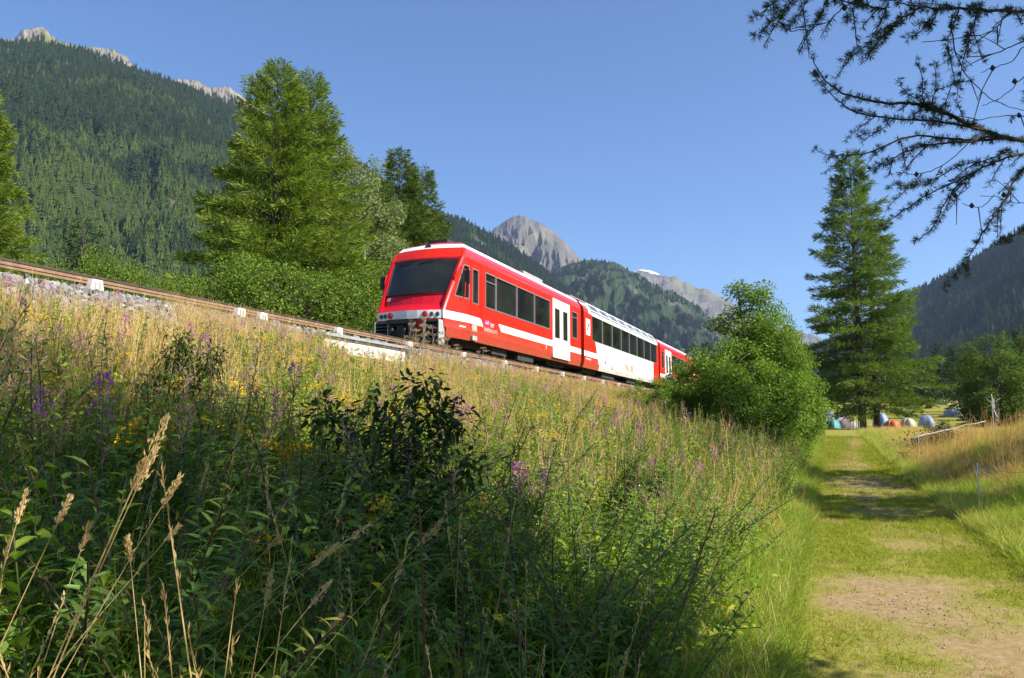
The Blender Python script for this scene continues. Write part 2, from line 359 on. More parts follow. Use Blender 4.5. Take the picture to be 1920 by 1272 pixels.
# ------------------------------------------------------------------ scatter (ground cover)
def scatter(name, pts, protos, label, cat, scl, idx=None, tilt=0.2, kind='stuff', rots=None):
    pts = np.asarray(pts, float); N = len(pts)
    me = bpy.data.meshes.new(name); me.vertices.add(N); me.vertices.foreach_set('co', pts.ravel())
    rot = np.stack([rng.normal(0, tilt, N), rng.normal(0, tilt, N), rng.uniform(0, 6.283, N)], 1) if rots is None else rots
    a = me.attributes.new('rot', 'FLOAT_VECTOR', 'POINT'); a.data.foreach_set('vector', rot.ravel())
    a = me.attributes.new('scl', 'FLOAT', 'POINT'); a.data.foreach_set('value', np.broadcast_to(scl, (N,)).astype(float))
    if idx is None: idx = rng.integers(0, len(protos), N)
    a = me.attributes.new('idx', 'INT', 'POINT'); a.data.foreach_set('value', idx.astype(np.int32))
    o = bpy.data.objects.new(name, me); C.objects.link(o); tag(o, label, cat, kind=kind)
    col = bpy.data.collections.new(name + '_kinds')
    for i, q in enumerate(protos):
        q.name = '%s_kind_%02d' % (name, i); col.objects.link(q)
    g = bpy.data.node_groups.new(name, 'GeometryNodeTree')
    g.interface.new_socket('Geometry', in_out='INPUT', socket_type='NodeSocketGeometry')
    g.interface.new_socket('Geometry', in_out='OUTPUT', socket_type='NodeSocketGeometry')
    nn = g.nodes; gi = nn.new('NodeGroupInput'); go = nn.new('NodeGroupOutput')
    ci = nn.new('GeometryNodeCollectionInfo'); ci.inputs['Collection'].default_value = col
    ci.inputs['Separate Children'].default_value = True; ci.inputs['Reset Children'].default_value = True
    ip = nn.new('GeometryNodeInstanceOnPoints'); ip.inputs['Pick Instance'].default_value = True
    def attr(nm, t):
        q = nn.new('GeometryNodeInputNamedAttribute'); q.data_type = t; q.inputs[0].default_value = nm; return q.outputs[0]
    g.links.new(gi.outputs[0], ip.inputs['Points']); g.links.new(ci.outputs[0], ip.inputs['Instance'])
    g.links.new(attr('idx', 'INT'), ip.inputs['Instance Index'])
    er = nn.new('FunctionNodeEulerToRotation'); g.links.new(attr('rot', 'FLOAT_VECTOR'), er.inputs[0])
    g.links.new(er.outputs[0], ip.inputs['Rotation']); g.links.new(attr('scl', 'FLOAT'), ip.inputs['Scale'])
    g.links.new(ip.outputs[0], go.inputs[0])
    md = o.modifiers.new('scatter', 'NODES'); md.node_group = g
    return o
def in_view(p, mx=260, my=400):
    x, y, f = project(p)
    return (x > -mx) & (x < 1920 + mx) & (y > -my) & (y < 1272 + my) & np.isfinite(f)

# ------------------------------------------------------------------ terrain
TRACK_V = 11.3; RAIL_Z = 3.68
def ground(u, v):
    u = np.asarray(u, float); v = np.asarray(v, float)
    base = 1.12 * sstep(14, 70, u) + 6.0 * sstep(95, 230, u) + 4.0 * sstep(230, 600, u)
    # embankment on the left
    t = np.clip((v - 0.45) / (9.15 - 0.45), 0, 1)
    emb = 2.98 * t ** 1.22
    top = 3.0 + 0.46 * sstep(9.1, 9.75, v) - 0.46 * sstep(12.9, 13.7, v)
    left = np.where(v < 9.1, np.maximum(emb, base * (1 - sstep(3.0, 9, v)) + 0.0), top)
    left = np.where(v < 9.1, emb + base * (1 - sstep(0.5, 8.0, v)), top)
    left = np.where(v > 13.7, 3.0 - 0.9 * sstep(14, 19, v) + 9 * sstep(60, 320, v), left)
    left = np.where(u > 105, np.maximum(left, base * sstep(105, 140, u)), left)
    # bank and field on the right
    w = -v - 2.15
    right = base + 0.42 * sstep(0, 2.6, w) * (1 - 0.85 * sstep(22, 36, u)) + 0.65 * sstep(3.0, 8, w) * (1 - sstep(26, 40, u)) + 0.5 * sstep(10, 40, w)
    right = right + 1.15 * np.exp(-((u - 29.5) / 5.5) ** 2 - ((v + 6.8) / 2.6) ** 2)
    h = np.where(v > 0.45, left, np.where(w > 0, right, base))
    rough = (fbm(u * 0.7, v * 0.7, 3) - 0.45) * 0.14 * np.where((v > -2.15) & (v < 0.4), 0.28, 1.0) * np.where((v > 9) & (v < 13.8), 0.1, 1)
    big = (fbm(u * 0.11 + 5, v * 0.11, 3) - 0.45) * 0.8 * sstep(5, 12, w) * (1 - 0.6 * sstep(28, 45, u))
    return h + rough + big
WORN = [(8.1, -0.62, 1.25, 0.85, 1.0), (6.4, -1.25, 1.3, 1.0, 0.85), (5.0, -1.1, 1.3, 1.2, 0.95), (13.5, -0.75, 9.0, 0.28, 0.34), (33, -0.9, 14.0, 0.35, 0.36), (11.9, -0.9, 0.8, 0.4, 0.65), (16.0, -0.8, 1.0, 0.7, 0.6), (22.8, -0.9, 3.0, 0.8, 0.8),
        (19.2, -0.7, 0.9, 0.5, 0.75), (30, -0.8, 2.2, 0.6, 0.7), (45, -1.2, 5, 0.5, 0.75), (62, -1.2, 5, 0.5, 0.65)]
def worn(u, v):
    s = np.zeros(np.shape(u))
    for a, b, ru, rv, k in WORN:
        d = np.sqrt(((u - a) / ru) ** 2 + ((v - b) / rv) ** 2)
        s = np.maximum(s, k * (1 - sstep(0.25, 1.6, d + (fbm(u * 1.9, v * 1.9, 3) - 0.45) * 1.3)))
    return s
def axis(*segs):
    out = []
    for a, b, st in segs: out.append(np.arange(a, b, st))
    return np.concatenate(out + [[segs[-1][1]]])
ua = np.concatenate([-np.geomspace(60, 22, 8), axis((-20, 2, 1.0), (2, 30, 0.14), (30, 80, 0.6), (80, 300, 5)), np.geomspace(330, 8000, 24)])
va = np.concatenate([-np.geomspace(4200, 62, 22), axis((-60, -14, 2), (-14, -4, 0.4), (-4, 1.4, 0.09), (1.4, 16, 0.25), (16, 60, 2)), np.geomspace(66, 7000, 24)])
U, V = np.meshgrid(ua, va, indexing='ij'); Z = ground(U, V)
far = np.maximum(np.hypot(U, V) - 300, 0); Z = Z - np.minimum(far * 0.004, 30) * (far > 0)
g = Geo(); nu, nv = U.shape
i = np.arange(nu - 1)[:, None] * nv + np.arange(nv - 1)[None]
g.add(np.stack([U, V, Z], -1).reshape(-1, 3), np.stack([i, i + nv, i + nv + 1, i + 1], -1).reshape(-1, 4), 'ground_soil')
gr = g.obj('ground', smooth=True); tag(gr, kind='structure')
at = gr.data.attributes.new('worn', 'FLOAT', 'POINT'); at.data.foreach_set('value', worn(U, V).ravel())
tf = np.maximum(sstep(-2.6, -2.0, V) * (1 - sstep(0.3, 0.75, V)), sstep(40, 75, U) * np.where(V < 8, 1, 0)); tf = np.maximum(tf, sstep(-7, -12, V)); tf = np.maximum(tf, sstep(16, 24, V))
at = gr.data.attributes.new('turf', 'FLOAT', 'POINT'); at.data.foreach_set('value', tf.ravel())

# ------------------------------------------------------------------ mountains
def mountain(name, ridge, foot, mat, seed, rows=48, cols=150, amp=0.06, jag=0.0, back=0.5, prof=1.0, fscale=4.0, jf=0.045):
    """ridge: (px, py, distance); foot: (px, py-less distance, height) interpolated over the same columns"""
    rp = np.array(ridge, float); k = np.linspace(0, 1, cols)
    kk = (rp[:, 0] - rp[0, 0]) / (rp[-1, 0] - rp[0, 0])
    px = rp[0, 0] + k * (rp[-1, 0] - rp[0, 0]); py = np.interp(k, kk, rp[:, 1]); dist = np.interp(k, kk, rp[:, 2])
    py = py + (fbm(px * jf + seed, px * 0 + seed, 4, True) - 0.55) * jag
    top = np.array([at_depth(a, b, c) for a, b, c in zip(px, py, dist)])
    fp = np.array(foot, float); fk = (fp[:, 0] - fp[0, 0]) / (fp[-1, 0] - fp[0, 0])
    fpx = fp[0, 0] + k * (fp[-1, 0] - fp[0, 0]); fd = np.interp(k, fk, fp[:, 1]); fz = np.interp(k, fk, fp[:, 2])
    bot = np.array([at_depth(a, 796, c) for a, c in zip(fpx, fd)]); bot[:, 2] = fz
    t = np.linspace(0, 1, rows)[:, None, None]
    P = bot[None] * (1 - t) + top[None] * t
    tz = np.linspace(0, 1, rows)[:, None] ** prof
    P[:, :, 2] = bot[None, :, 2] * (1 - tz) + top[None, :, 2] * tz
    hgt = (top[:, 2] - bot[:, 2])[None]
    T = np.linspace(0, 1, rows)[:, None]
    wx = fbm(k[None] * 7 + seed, T * 7, 3) * 1.6
    nse = fbm(k[None] * fscale * 2.2 + wx + seed, T * fscale * 1.7 + wx + seed, 6, True) - 0.55
    P[:, :, 2] += nse * hgt * amp * 4 * np.sin(np.clip(T, 0, 1) * math.pi) ** 1.3
    shift = (fbm(k[None] * fscale * 4 + 31 + seed, T * fscale + seed, 5) - 0.45) * hgt * amp * 5 * np.sin(T * math.pi)
    dirh = unit((bot - top) * [1, 1, 0]); P[:, :, 0] += shift * dirh[None, :, 0]; P[:, :, 1] += shift * dirh[None, :, 1]
    bk = []
    for q in (0.12, 0.35, 1.0):
        b = top - dirh * (hgt[0] * back * 2 * q)[:, None]; b[:, 2] = top[:, 2] * (1 - 0.95 * q) + b[:, 2] * 0; bk.append(b)
    P = np.concatenate([P, np.array(bk)])
    R = len(P); i = np.arange(R - 1)[:, None] * cols + np.arange(cols - 1)[None]
    g = Geo(); g.add(P.reshape(-1, 3), np.stack([i, i + 1, i + cols + 1, i + cols], -1).reshape(-1, 4), mat)
    o = g.obj(name, smooth=True); tag(o, kind='structure')
    return o, P[:rows]
def sample_surface(P, spacing, nmax, seed):
    r = np.random.default_rng(seed)
    a, b, c, d = P[:-1, :-1], P[:-1, 1:], P[1:, 1:], P[1:, :-1]
    ar = np.linalg.norm(np.cross((b - a)[..., :3] * [1, 1, 0.5], (d - a) * [1, 1, 0.5]), axis=-1).ravel(); ar = np.nan_to_num(ar)
    N = min(nmax, int(ar.sum() / spacing ** 2)); q = r.choice(len(ar), N, p=ar / ar.sum())
    s = r.random((N, 1)); t = r.random((N, 1)); nc = P.shape[1] - 1
    i, j = q // nc, q % nc
    p = (P[i, j] * (1 - s) + P[i, j + 1] * s) * (1 - t) + (P[i + 1, j] * (1 - s) + P[i + 1, j + 1] * s) * t
    return p, (i + t[:, 0]) / (P.shape[0] - 1)

LR = [(-420, 150, 1500), (-200, 80, 1550), (0, 84, 1600), (70, 88, 1650), (150, 98, 1700), (240, 128, 1760), (330, 158, 1830), (400, 190, 1900), (450, 205, 1950), (520, 228, 2050), (620, 275, 2050), (690, 318, 2100),
      (720, 338, 2130), (810, 398, 2200), (870, 414, 2260), (930, 448, 2320), (1000, 492, 2400), (1060, 540, 2480), (1110, 590, 2520), (1180, 660, 2600)]
left_mtn, LP = mountain('forested_mountainside', LR, [(-520, 520, 4), (300, 640, 6), (800, 1100, 10), (1000, 1400, 10), (1240, 1900, 10)], 'forest_floor', 2.0, rows=90, cols=220, amp=0.028, prof=1.05, fscale=5)
mountain('rock_crest', [(-60, 92, 2300), (0, 74, 2300), (28, 72, 2300), (40, 57, 2300), (66, 50, 2300), (86, 55, 2300), (104, 76, 2300), (150, 86, 2350), (188, 91, 2350), (212, 93, 2350), (240, 108, 2350), (250, 124, 2350), (300, 160, 2350)],
         [(-60, 1750, 700), (300, 1900, 640)], 'crest_rock', 5.0, rows=60, cols=260, amp=0.10, jag=10, jf=0.10, fscale=9)
mountain('grassy_rock_crest', [(300, 165, 2600), (332, 148, 2600), (372, 154, 2600), (392, 166, 2600), (412, 163, 2600), (430, 164, 2600), (452, 180, 2600), (520, 230, 2700)],
         [(300, 2000, 700), (520, 2150, 640)], 'crest_rock', 8.0, rows=60, cols=200, amp=0.08, jag=8, jf=0.10, fscale=9)
mountain('grey_rock_peak', [(840, 500, 4300), (905, 452, 4300), (926, 428, 4300), (945, 414, 4300), (962, 405, 4300), (985, 407, 4300), (1012, 417, 4300), (1035, 434, 4300), (1060, 456, 4300), (1085, 480, 4300), (1100, 492, 4300), (1180, 570, 4300)],
         [(800, 3100, 60), (1240, 3100, 60)], 'peak_rock', 12.0, rows=170, cols=260, amp=0.06, jag=10, fscale=7)
hill, HP = mountain('wooded_hill', [(960, 610, 2900), (1010, 545, 2900), (1035, 512, 2900), (1060, 496, 2900), (1090, 489, 2900), (1132, 489, 2900), (1162, 496, 2900), (1188, 510, 2900), (1215, 527, 2900), (1250, 545, 2900), (1290, 562, 2950), (1312, 578, 2950), (1335, 606, 2950), (1380, 632, 2950), (1460, 690, 2950)],
         [(900, 2150, 15), (1600, 2150, 15)], 'hill_floor', 15.0, rows=90, cols=200, amp=0.06, fscale=8, jag=8)
mountain('far_rock_ridge', [(1120, 530, 5300), (1195, 512, 5300), (1215, 508, 5300), (1235, 516, 5300), (1262, 519, 5300), (1290, 530, 5300), (1312, 546, 5300), (1330, 546, 5300), (1350, 553, 5300), (1372, 566, 5300), (1400, 590, 5300), (1450, 612, 5300), (1510, 622, 5300), (1580, 650, 5300), (1700, 690, 5300)],
         [(1060, 3700, 40), (1760, 3700, 40)], 'peak_rock', 21.0, rows=120, cols=260, amp=0.06, jag=12, fscale=10)
mountain('snow_summit', [(1130, 540, 7000), (1187, 510, 7000), (1200, 505, 7000), (1218, 507, 7000), (1232, 512, 7000), (1300, 560, 7000)], [(1100, 6000, 300), (1330, 6000, 300)], 'snow', 25.0, rows=20, cols=60, amp=0.02)
right_mtn, RP = mountain('shaded_mountainside', [(1480, 670, 3000), (1600, 620, 2700), (1690, 565, 2300), (1730, 542, 2200), (1770, 522, 2100), (1800, 502, 2050), (1850, 470, 1950), (1880, 450, 1900), (1920, 428, 1850), (2050, 350, 1700), (2300, 250, 1500), (2800, 120, 1300), (3700, -150, 1100)],
         [(1500, 1500, 12), (1800, 1150, 14), (2300, 700, 14), (3700, 420, 14)], 'forest_floor', 33.0, rows=60, cols=300, amp=0.03, fscale=4)

# forest trees: low conifers, thousands of them
def far_conifer(seed, H, R, mat, layers=7, pts=9):
    r = np.random.default_rng(seed); g = Geo()
    for k in range(layers):
        t = k / layers; z0 = H * (0.08 + 0.86 * t); rr = R * (1 - t) ** 0.7 * r.uniform(0.8, 1.2) + 0.12
        top = z0 + H / layers * 1.7; n = pts * 2; a = np.arange(n) * 2 * math.pi / n + r.uniform(0, 6)
        rad = rr * np.where(np.arange(n) % 2, 1.0, 0.55) * r.uniform(0.75, 1.2, n); zz = z0 - np.where(np.arange(n) % 2, 0.35, 0) * rr * 0.7 + r.normal(0, 0.1, n)
        v = np.concatenate([[[0, 0, min(top, H)]], np.stack([rad * np.cos(a), rad * np.sin(a), zz], 1)])
        g.add(v, [[0, 1 + i, 1 + (i + 1) % n] for i in range(n)], mat)
    return g.obj('conifer', link=False)
def forest(name, P, label, spacing, nmax, seed, larch_below, gaps=0.0, hscale=1.0):
    p, t = sample_surface(P, spacing, nmax * 3, seed)
    k = in_view(p, 150, 120); p, t = p[k], t[k]
    x, y, f = project(p)
    nz = fbm(p[:, 0] * 0.008, p[:, 1] * 0.008 + p[:, 2] * 0.008, 4)
    k = (nz > gaps); p, t, nz = p[k], t[k], nz[k]
    if len(p) > nmax: k = rng.choice(len(p), nmax, replace=False); p, t, nz = p[k], t[k], nz[k]
    pr = [far_conifer(1, 20, 4.0, 'forest_spruce', 6), far_conifer(2, 22, 3.5, 'forest_spruce', 7), far_conifer(3, 17, 4.2, 'forest_spruce', 5),
          far_conifer(4, 19, 4.4, 'forest_larch', 6, 7), far_conifer(5, 16, 4.2, 'forest_larch', 5, 7), far_conifer(6, 21, 4.3, 'forest_larch', 6, 8)]
    lar = (t + (nz - 0.45) * 1.6 + rng.normal(0, 0.16, len(p))) < larch_below
    idx = np.where(lar, rng.integers(3, 6, len(p)), rng.integers(0, 3, len(p)))
    p[:, 2] -= 1.2
    return scatter(name, p, pr, label, 'forest', (0.38 + 0.85 * rng.random(len(p)) ** 1.4) * hscale * (0.75 + 0.5 * nz / 0.47) * np.where(t > 0.93, 0.72, 1.0), idx, 0.02)
forest('mountain_forest', LP, 'dense conifer forest covering the sunny mountainside beyond the railway', 5.2, 80000, 5, 0.55, 0.20)
forest('hill_forest', HP, 'hazy conifer forest on the rounded hill below the grey peak', 8, 34000, 6, 0.15, 0.42, 0.8)
forest('shaded_forest', RP, 'dark blue-green forest on the shaded slope beyond the field', 6.5, 30000, 7, 0.62, 0.18)

# ------------------------------------------------------------------ railway
trk = thing('railway_track', 'single railway track with rusty rails along the embankment top', 'track', (0, TRACK_V, 0))
RX0, RX1 = -6.0, 150.0
def rail_section(cy, zb, h, hw, fw):
    return [(cy - fw / 2, zb), (cy + fw / 2, zb), (cy + fw / 2, zb + 0.015), (cy + 0.01, zb + 0.03), (cy + 0.01, zb + h - 0.04), (cy + hw / 2, zb + h - 0.03), (cy + hw / 2, zb + h), (cy - hw / 2, zb + h), (cy - hw / 2, zb + h - 0.03), (cy - 0.01, zb + h - 0.04), (cy - 0.01, zb + 0.03), (cy - fw / 2, zb + 0.015)]
def extrude_x(g, sec, x0, x1, mat):
    k = len(sec); v = [(x0, a, b) for a, b in sec] + [(x1, a, b) for a, b in sec]
    g.addf(v, [(i, (i + 1) % k, k + (i + 1) % k, k + i) for i in range(k)] + [tuple(range(k))[::-1], tuple(range(k, 2 * k))], mat)
for s in (-0.535, 0.535):
    g = Geo(); extrude_x(g, rail_section(s, RAIL_Z - 0.14, 0.14, 0.065, 0.12), RX0, RX1, 'rail_steel'); g.obj('rail', trk)
slp = Geo().box((0, 0, 0), (0.24, 2.0, 0.14), 'sleeper_wood').mesh('sleeper')
for q, x in enumerate(np.arange(RX0 + 0.4, 62, 0.72)):
    o = bpy.data.objects.new('sleeper', slp); C.objects.link(o); o.parent = trk; o.location = (x, 0, RAIL_Z - 0.22)
TR_Y = 10.12
trd = thing('third_rail', 'rusty third rail with brown cover boards on white insulator blocks', 'conductor rail', (0, TR_Y, 0))
TZ = 3.80
g = Geo(); extrude_x(g, rail_section(0, TZ - 0.10, 0.10, 0.06, 0.07), RX0, RX1, 'rail_steel'); g.obj('conductor', trd)
g = Geo(); g.box(((RX0 + RX1) / 2, -0.075, TZ - 0.075), (RX1 - RX0, 0.022, 0.042), 'cover_board'); g.obj('cover_board', trd)
g = Geo(); g.box(((RX0 + RX1) / 2, -0.082, TZ - 0.128), (RX1 - RX0, 0.022, 0.034), 'cover_board'); g.obj('cover_board', trd)
g = Geo()
prof = [(-0.115, 0), (0.115, 0), (0.085, 0.17), (-0.085, 0.17)]
v = [(a, -0.05, b) for a, b in prof] + [(a, 0.07, b) for a, b in prof]
g.addf(v, [(0, 1, 2, 3), (7, 6, 5, 4), (0, 4, 5, 1), (1, 5, 6, 2), (2, 6, 7, 3), (3, 7, 4, 0)], 'insulator_white'); insm = g.mesh('insulator')
slotm = Geo().box((0, 0, 0), (0.035, 0.012, 0.09), 'slot_shadow').mesh('slot')
postm = Geo().box((0, 0, 0), (0.05, 0.10, 0.26), 'rust_bracket').mesh('bracket')
xs = [8.40, 11.5, 12.12, 14.66, 17.85, 21.15] + [5.2, 2.2, -0.8] + list(np.arange(24.4, 60, 3.1))
for x in xs:
    o = bpy.data.objects.new('insulator', insm); C.objects.link(o); o.parent = trd; o.location = (x, -0.13, TZ - 0.245)
    for dx in (-0.036, 0.036):
        s_ = bpy.data.objects.new('slot', slotm); C.objects.link(s_); s_.parent = o; s_.location = (dx, -0.053, 0.085)
    b_ = bpy.data.objects.new('bracket', postm); C.objects.link(b_); b_.parent = trd; b_.location = (x - 0.19, -0.03, TZ - 0.21)
# concrete headwall with a metal edge
hw = thing('concrete_headwall', 'pale weathered concrete headwall with metal edge below the third rail', 'headwall', (14.55, 9.35, 2.5))
g = Geo(); g.box((0, 0, 0.42), (3.2, 0.42, 0.84), 'weathered_concrete'); g.obj('wall', hw)
g = Geo(); g.box((0.02, -0.02, 0.875), (3.34, 0.54, 0.055), 'galvanised'); g.obj('metal_edge', hw)
g = Geo(); g.box((0, -0.214, 0.52), (3.2, 0.006, 0.014), 'slot_shadow'); g.obj('joint', hw)

# ballast
def stone(seed, smat='ballast_stone'):
    r = np.random.default_rng(seed); v = []; g = Geo()
    for a in range(3):
        for s in (-1, 1):
            for b in (-1, 1):
                q = np.zeros(3); q[a] = 0.5 * s; q[(a + 1) % 3] = 0.8 * b; v.append(q)
    v = np.array(v) * r.uniform(0.6, 1.25, (12, 1)) * [1.1, 0.9, 0.75]
    import bmesh
    bm = bmesh.new(); [bm.verts.new(q) for q in v]; bmesh.ops.convex_hull(bm, input=bm.verts)
    me = bpy.data.meshes.new('ballast_piece'); bm.to_mesh(me); bm.free(); me.materials.append(MATS[smat])
    return bpy.data.objects.new('ballast_piece', me)
N = 15000
bu = np.concatenate([rng.uniform(2, 24, N), rng.uniform(24, 60, 3500)]); bv = rng.uniform(8.85, 12.9, len(bu)); bv[:9000] = rng.uniform(8.75, 9.9, 9000)
keep = ~((np.abs(bu - 14.55) < 1.7) & (bv < 9.65)); bu, bv = bu[keep], bv[keep]
scatter('ballast_stones', np.stack([bu, bv, ground(bu, bv) + rng.uniform(-0.03, 0.05, len(bu))], 1), [stone(k) for k in range(6)], 'grey crushed stone ballast heaped along the railway edge', 'ballast', rng.uniform(0.035, 0.085, len(bu)) * (1 + 0.6 * (rng.random(len(bu)) > 0.93)), tilt=1.5)

# ------------------------------------------------------------------ train
HWID = 1.3
PROFILE = [(1.22, 0.46), (1.30, 0.72), (1.30, 0.98), (1.30, 1.22), (1.30, 2.98), (1.27, 3.16), (1.16, 3.32), (1.06, 3.45), (0.86, 3.57), (0.5, 3.65), (0.0, 3.68)]
SIDE_M = ['red_paint', 'red_paint', 'white_paint', 'red_paint', 'skylit_red_paint', 'skylit_red_paint', 'white_paint', 'skylit_red_paint', 'skylit_red_paint', 'skylit_red_paint']
def wall_grid(g, side, xs, zs, holes, matfn, front=None):
    """flat side wall at y = side*1.3, cut by window openings; front(z) gives the raked front edge"""
    xs = sorted(set(xs)); zs = sorted(set(zs))
    for a, b in zip(xs[:-1], xs[1:]):
        for c, d in zip(zs[:-1], zs[1:]):
            mx, mz = (a + b) / 2, (c + d) / 2
            if any(h[0] < mx < h[1] and h[2] < mz < h[3] for h in holes): continue
            y = side * HWID
            if front:
                fc, fd = front(c), front(d)
                if b <= min(fc, fd): continue
                v = [(max(a, fc), y, c), (max(b, fc), y, c), (max(b, fd), y, d), (max(a, fd), y, d)]
            else: v = [(a, y, c), (b, y, c), (b, y, d), (a, y, d)]
            g.add(v, [[0, 1, 2, 3] if side < 0 else [3, 2, 1, 0]], matfn(mx, mz))
def window_part(car, name, side, x0, x1, z0, z1, frame='silver_trim', fw=0.035, glass='window_glass', shear=0.0, bar=None, recess=0.035):
    """frame ring round an opening in the side wall, with its pane set back"""
    y = side * HWID; f = Geo(); dy = side * 0.012
    def ring(a0, a1, b0, b1, w, yo, yi, mat):
        o = [(a0 + shear * 0, b0), (a1, b0), (a1, b1), (a0 + shear, b1)]
        q = [(a0 + w, b0 + w), (a1 - w, b0 + w), (a1 - w, b1 - w), (a0 + w + shear, b1 - w)]
        v = [(x, yo, z) for x, z in o] + [(x, yo, z) for x, z in q] + [(x, yi, z) for x, z in q] + [(x, yi, z) for x, z in o]
        fc = []
        for i in range(4):
            j = (i + 1) % 4
            fc += [[i, j, 4 + j, 4 + i], [4 + i, 4 + j, 8 + j, 8 + i], [12 + i, 12 + j, j, i]]
        f.add(v, fc, mat)
    ring(x0, x1, z0, z1, fw, y + dy, y - side * recess, frame)
    if bar: f.box(((x0 + x1) / 2, y, bar), (x1 - x0 - 2 * fw, 0.02, 0.03), frame)
    fo = f.obj(name, car)
    p = Geo(); yy = y - side * (recess - 0.004)
    w2 = fw * 0.5
    p.add([(x0 + w2, yy, z0 + w2), (x1 - w2, yy, z0 + w2), (x1 - w2, yy, z1 - w2), (x0 + w2 + shear, yy, z1 - w2)], [[0, 1, 2, 3] if side < 0 else [3, 2, 1, 0]], glass)
    p.obj('pane', fo); return fo
def text_part(body, size, loc, mat, parent, name='lettering', rot=(math.pi / 2, 0, 0), ext=0.002, align='LEFT'):
    cu = bpy.data.curves.new(name, 'FONT'); cu.body = body; cu.size = size; cu.extrude = ext; cu.align_x = align
    t = bpy.data.objects.new(name, cu); C.objects.link(t)
    bpy.context.view_layer.update()
    me = bpy.data.meshes.new_from_object(t.evaluated_get(bpy.context.evaluated_depsgraph_get()))
    bpy.data.objects.remove(t); me.materials.clear(); me.materials.append(MATS[mat])
    o = bpy.data.objects.new(name, me); C.objects.link(o); o.parent = parent; o.location = loc; o.rotation_euler = rot
    return o
def bogie(car, x):
    g = Geo()
    for s in (-1, 1):
        g.box((x, s * 0.78, 0.42), (2.3, 0.1, 0.22), 'under_steel'); g.box((x, s * 0.78, 0.60), (0.7, 0.16, 0.2), 'under_steel')
    g.box((x, 0, 0.42), (0.35, 1.5, 0.2), 'under_steel'); b = g.obj('bogie', car)
    for dx in (-0.85, 0.85):
        q = Geo()
        for s in (-1, 1):
            a = np.linspace(0, 2 * math.pi, 21)[:-1]
            q.tube([(x + dx, s * 0.50, 0.36), (x + dx, s * 0.60, 0.36)], 0.36, 'under_steel', 20)
        q.tube([(x + dx, -0.6, 0.36), (x + dx, 0.6, 0.36)], 0.06, 'under_steel', 8); q.obj('wheelset', b)
S = 10.0 / 10.6
U0 = 21.12 * S                                      # train nose corner
def X(u): return u * S - U0                          # car-local x from the measured plane
def xf(z):                                           # raked front edge at the corner
    z = np.asarray(z, float)
    return np.interp(z, [0.46, 0.72, 0.98, 1.22, 2.98, 3.32, 3.45, 3.57, 3.65, 3.68], [0.50, 0.41, 0.35, 0.33, 1.33, 1.58, 1.70, 1.98, 2.25, 2.4])
CAR1_L = X(35.28)
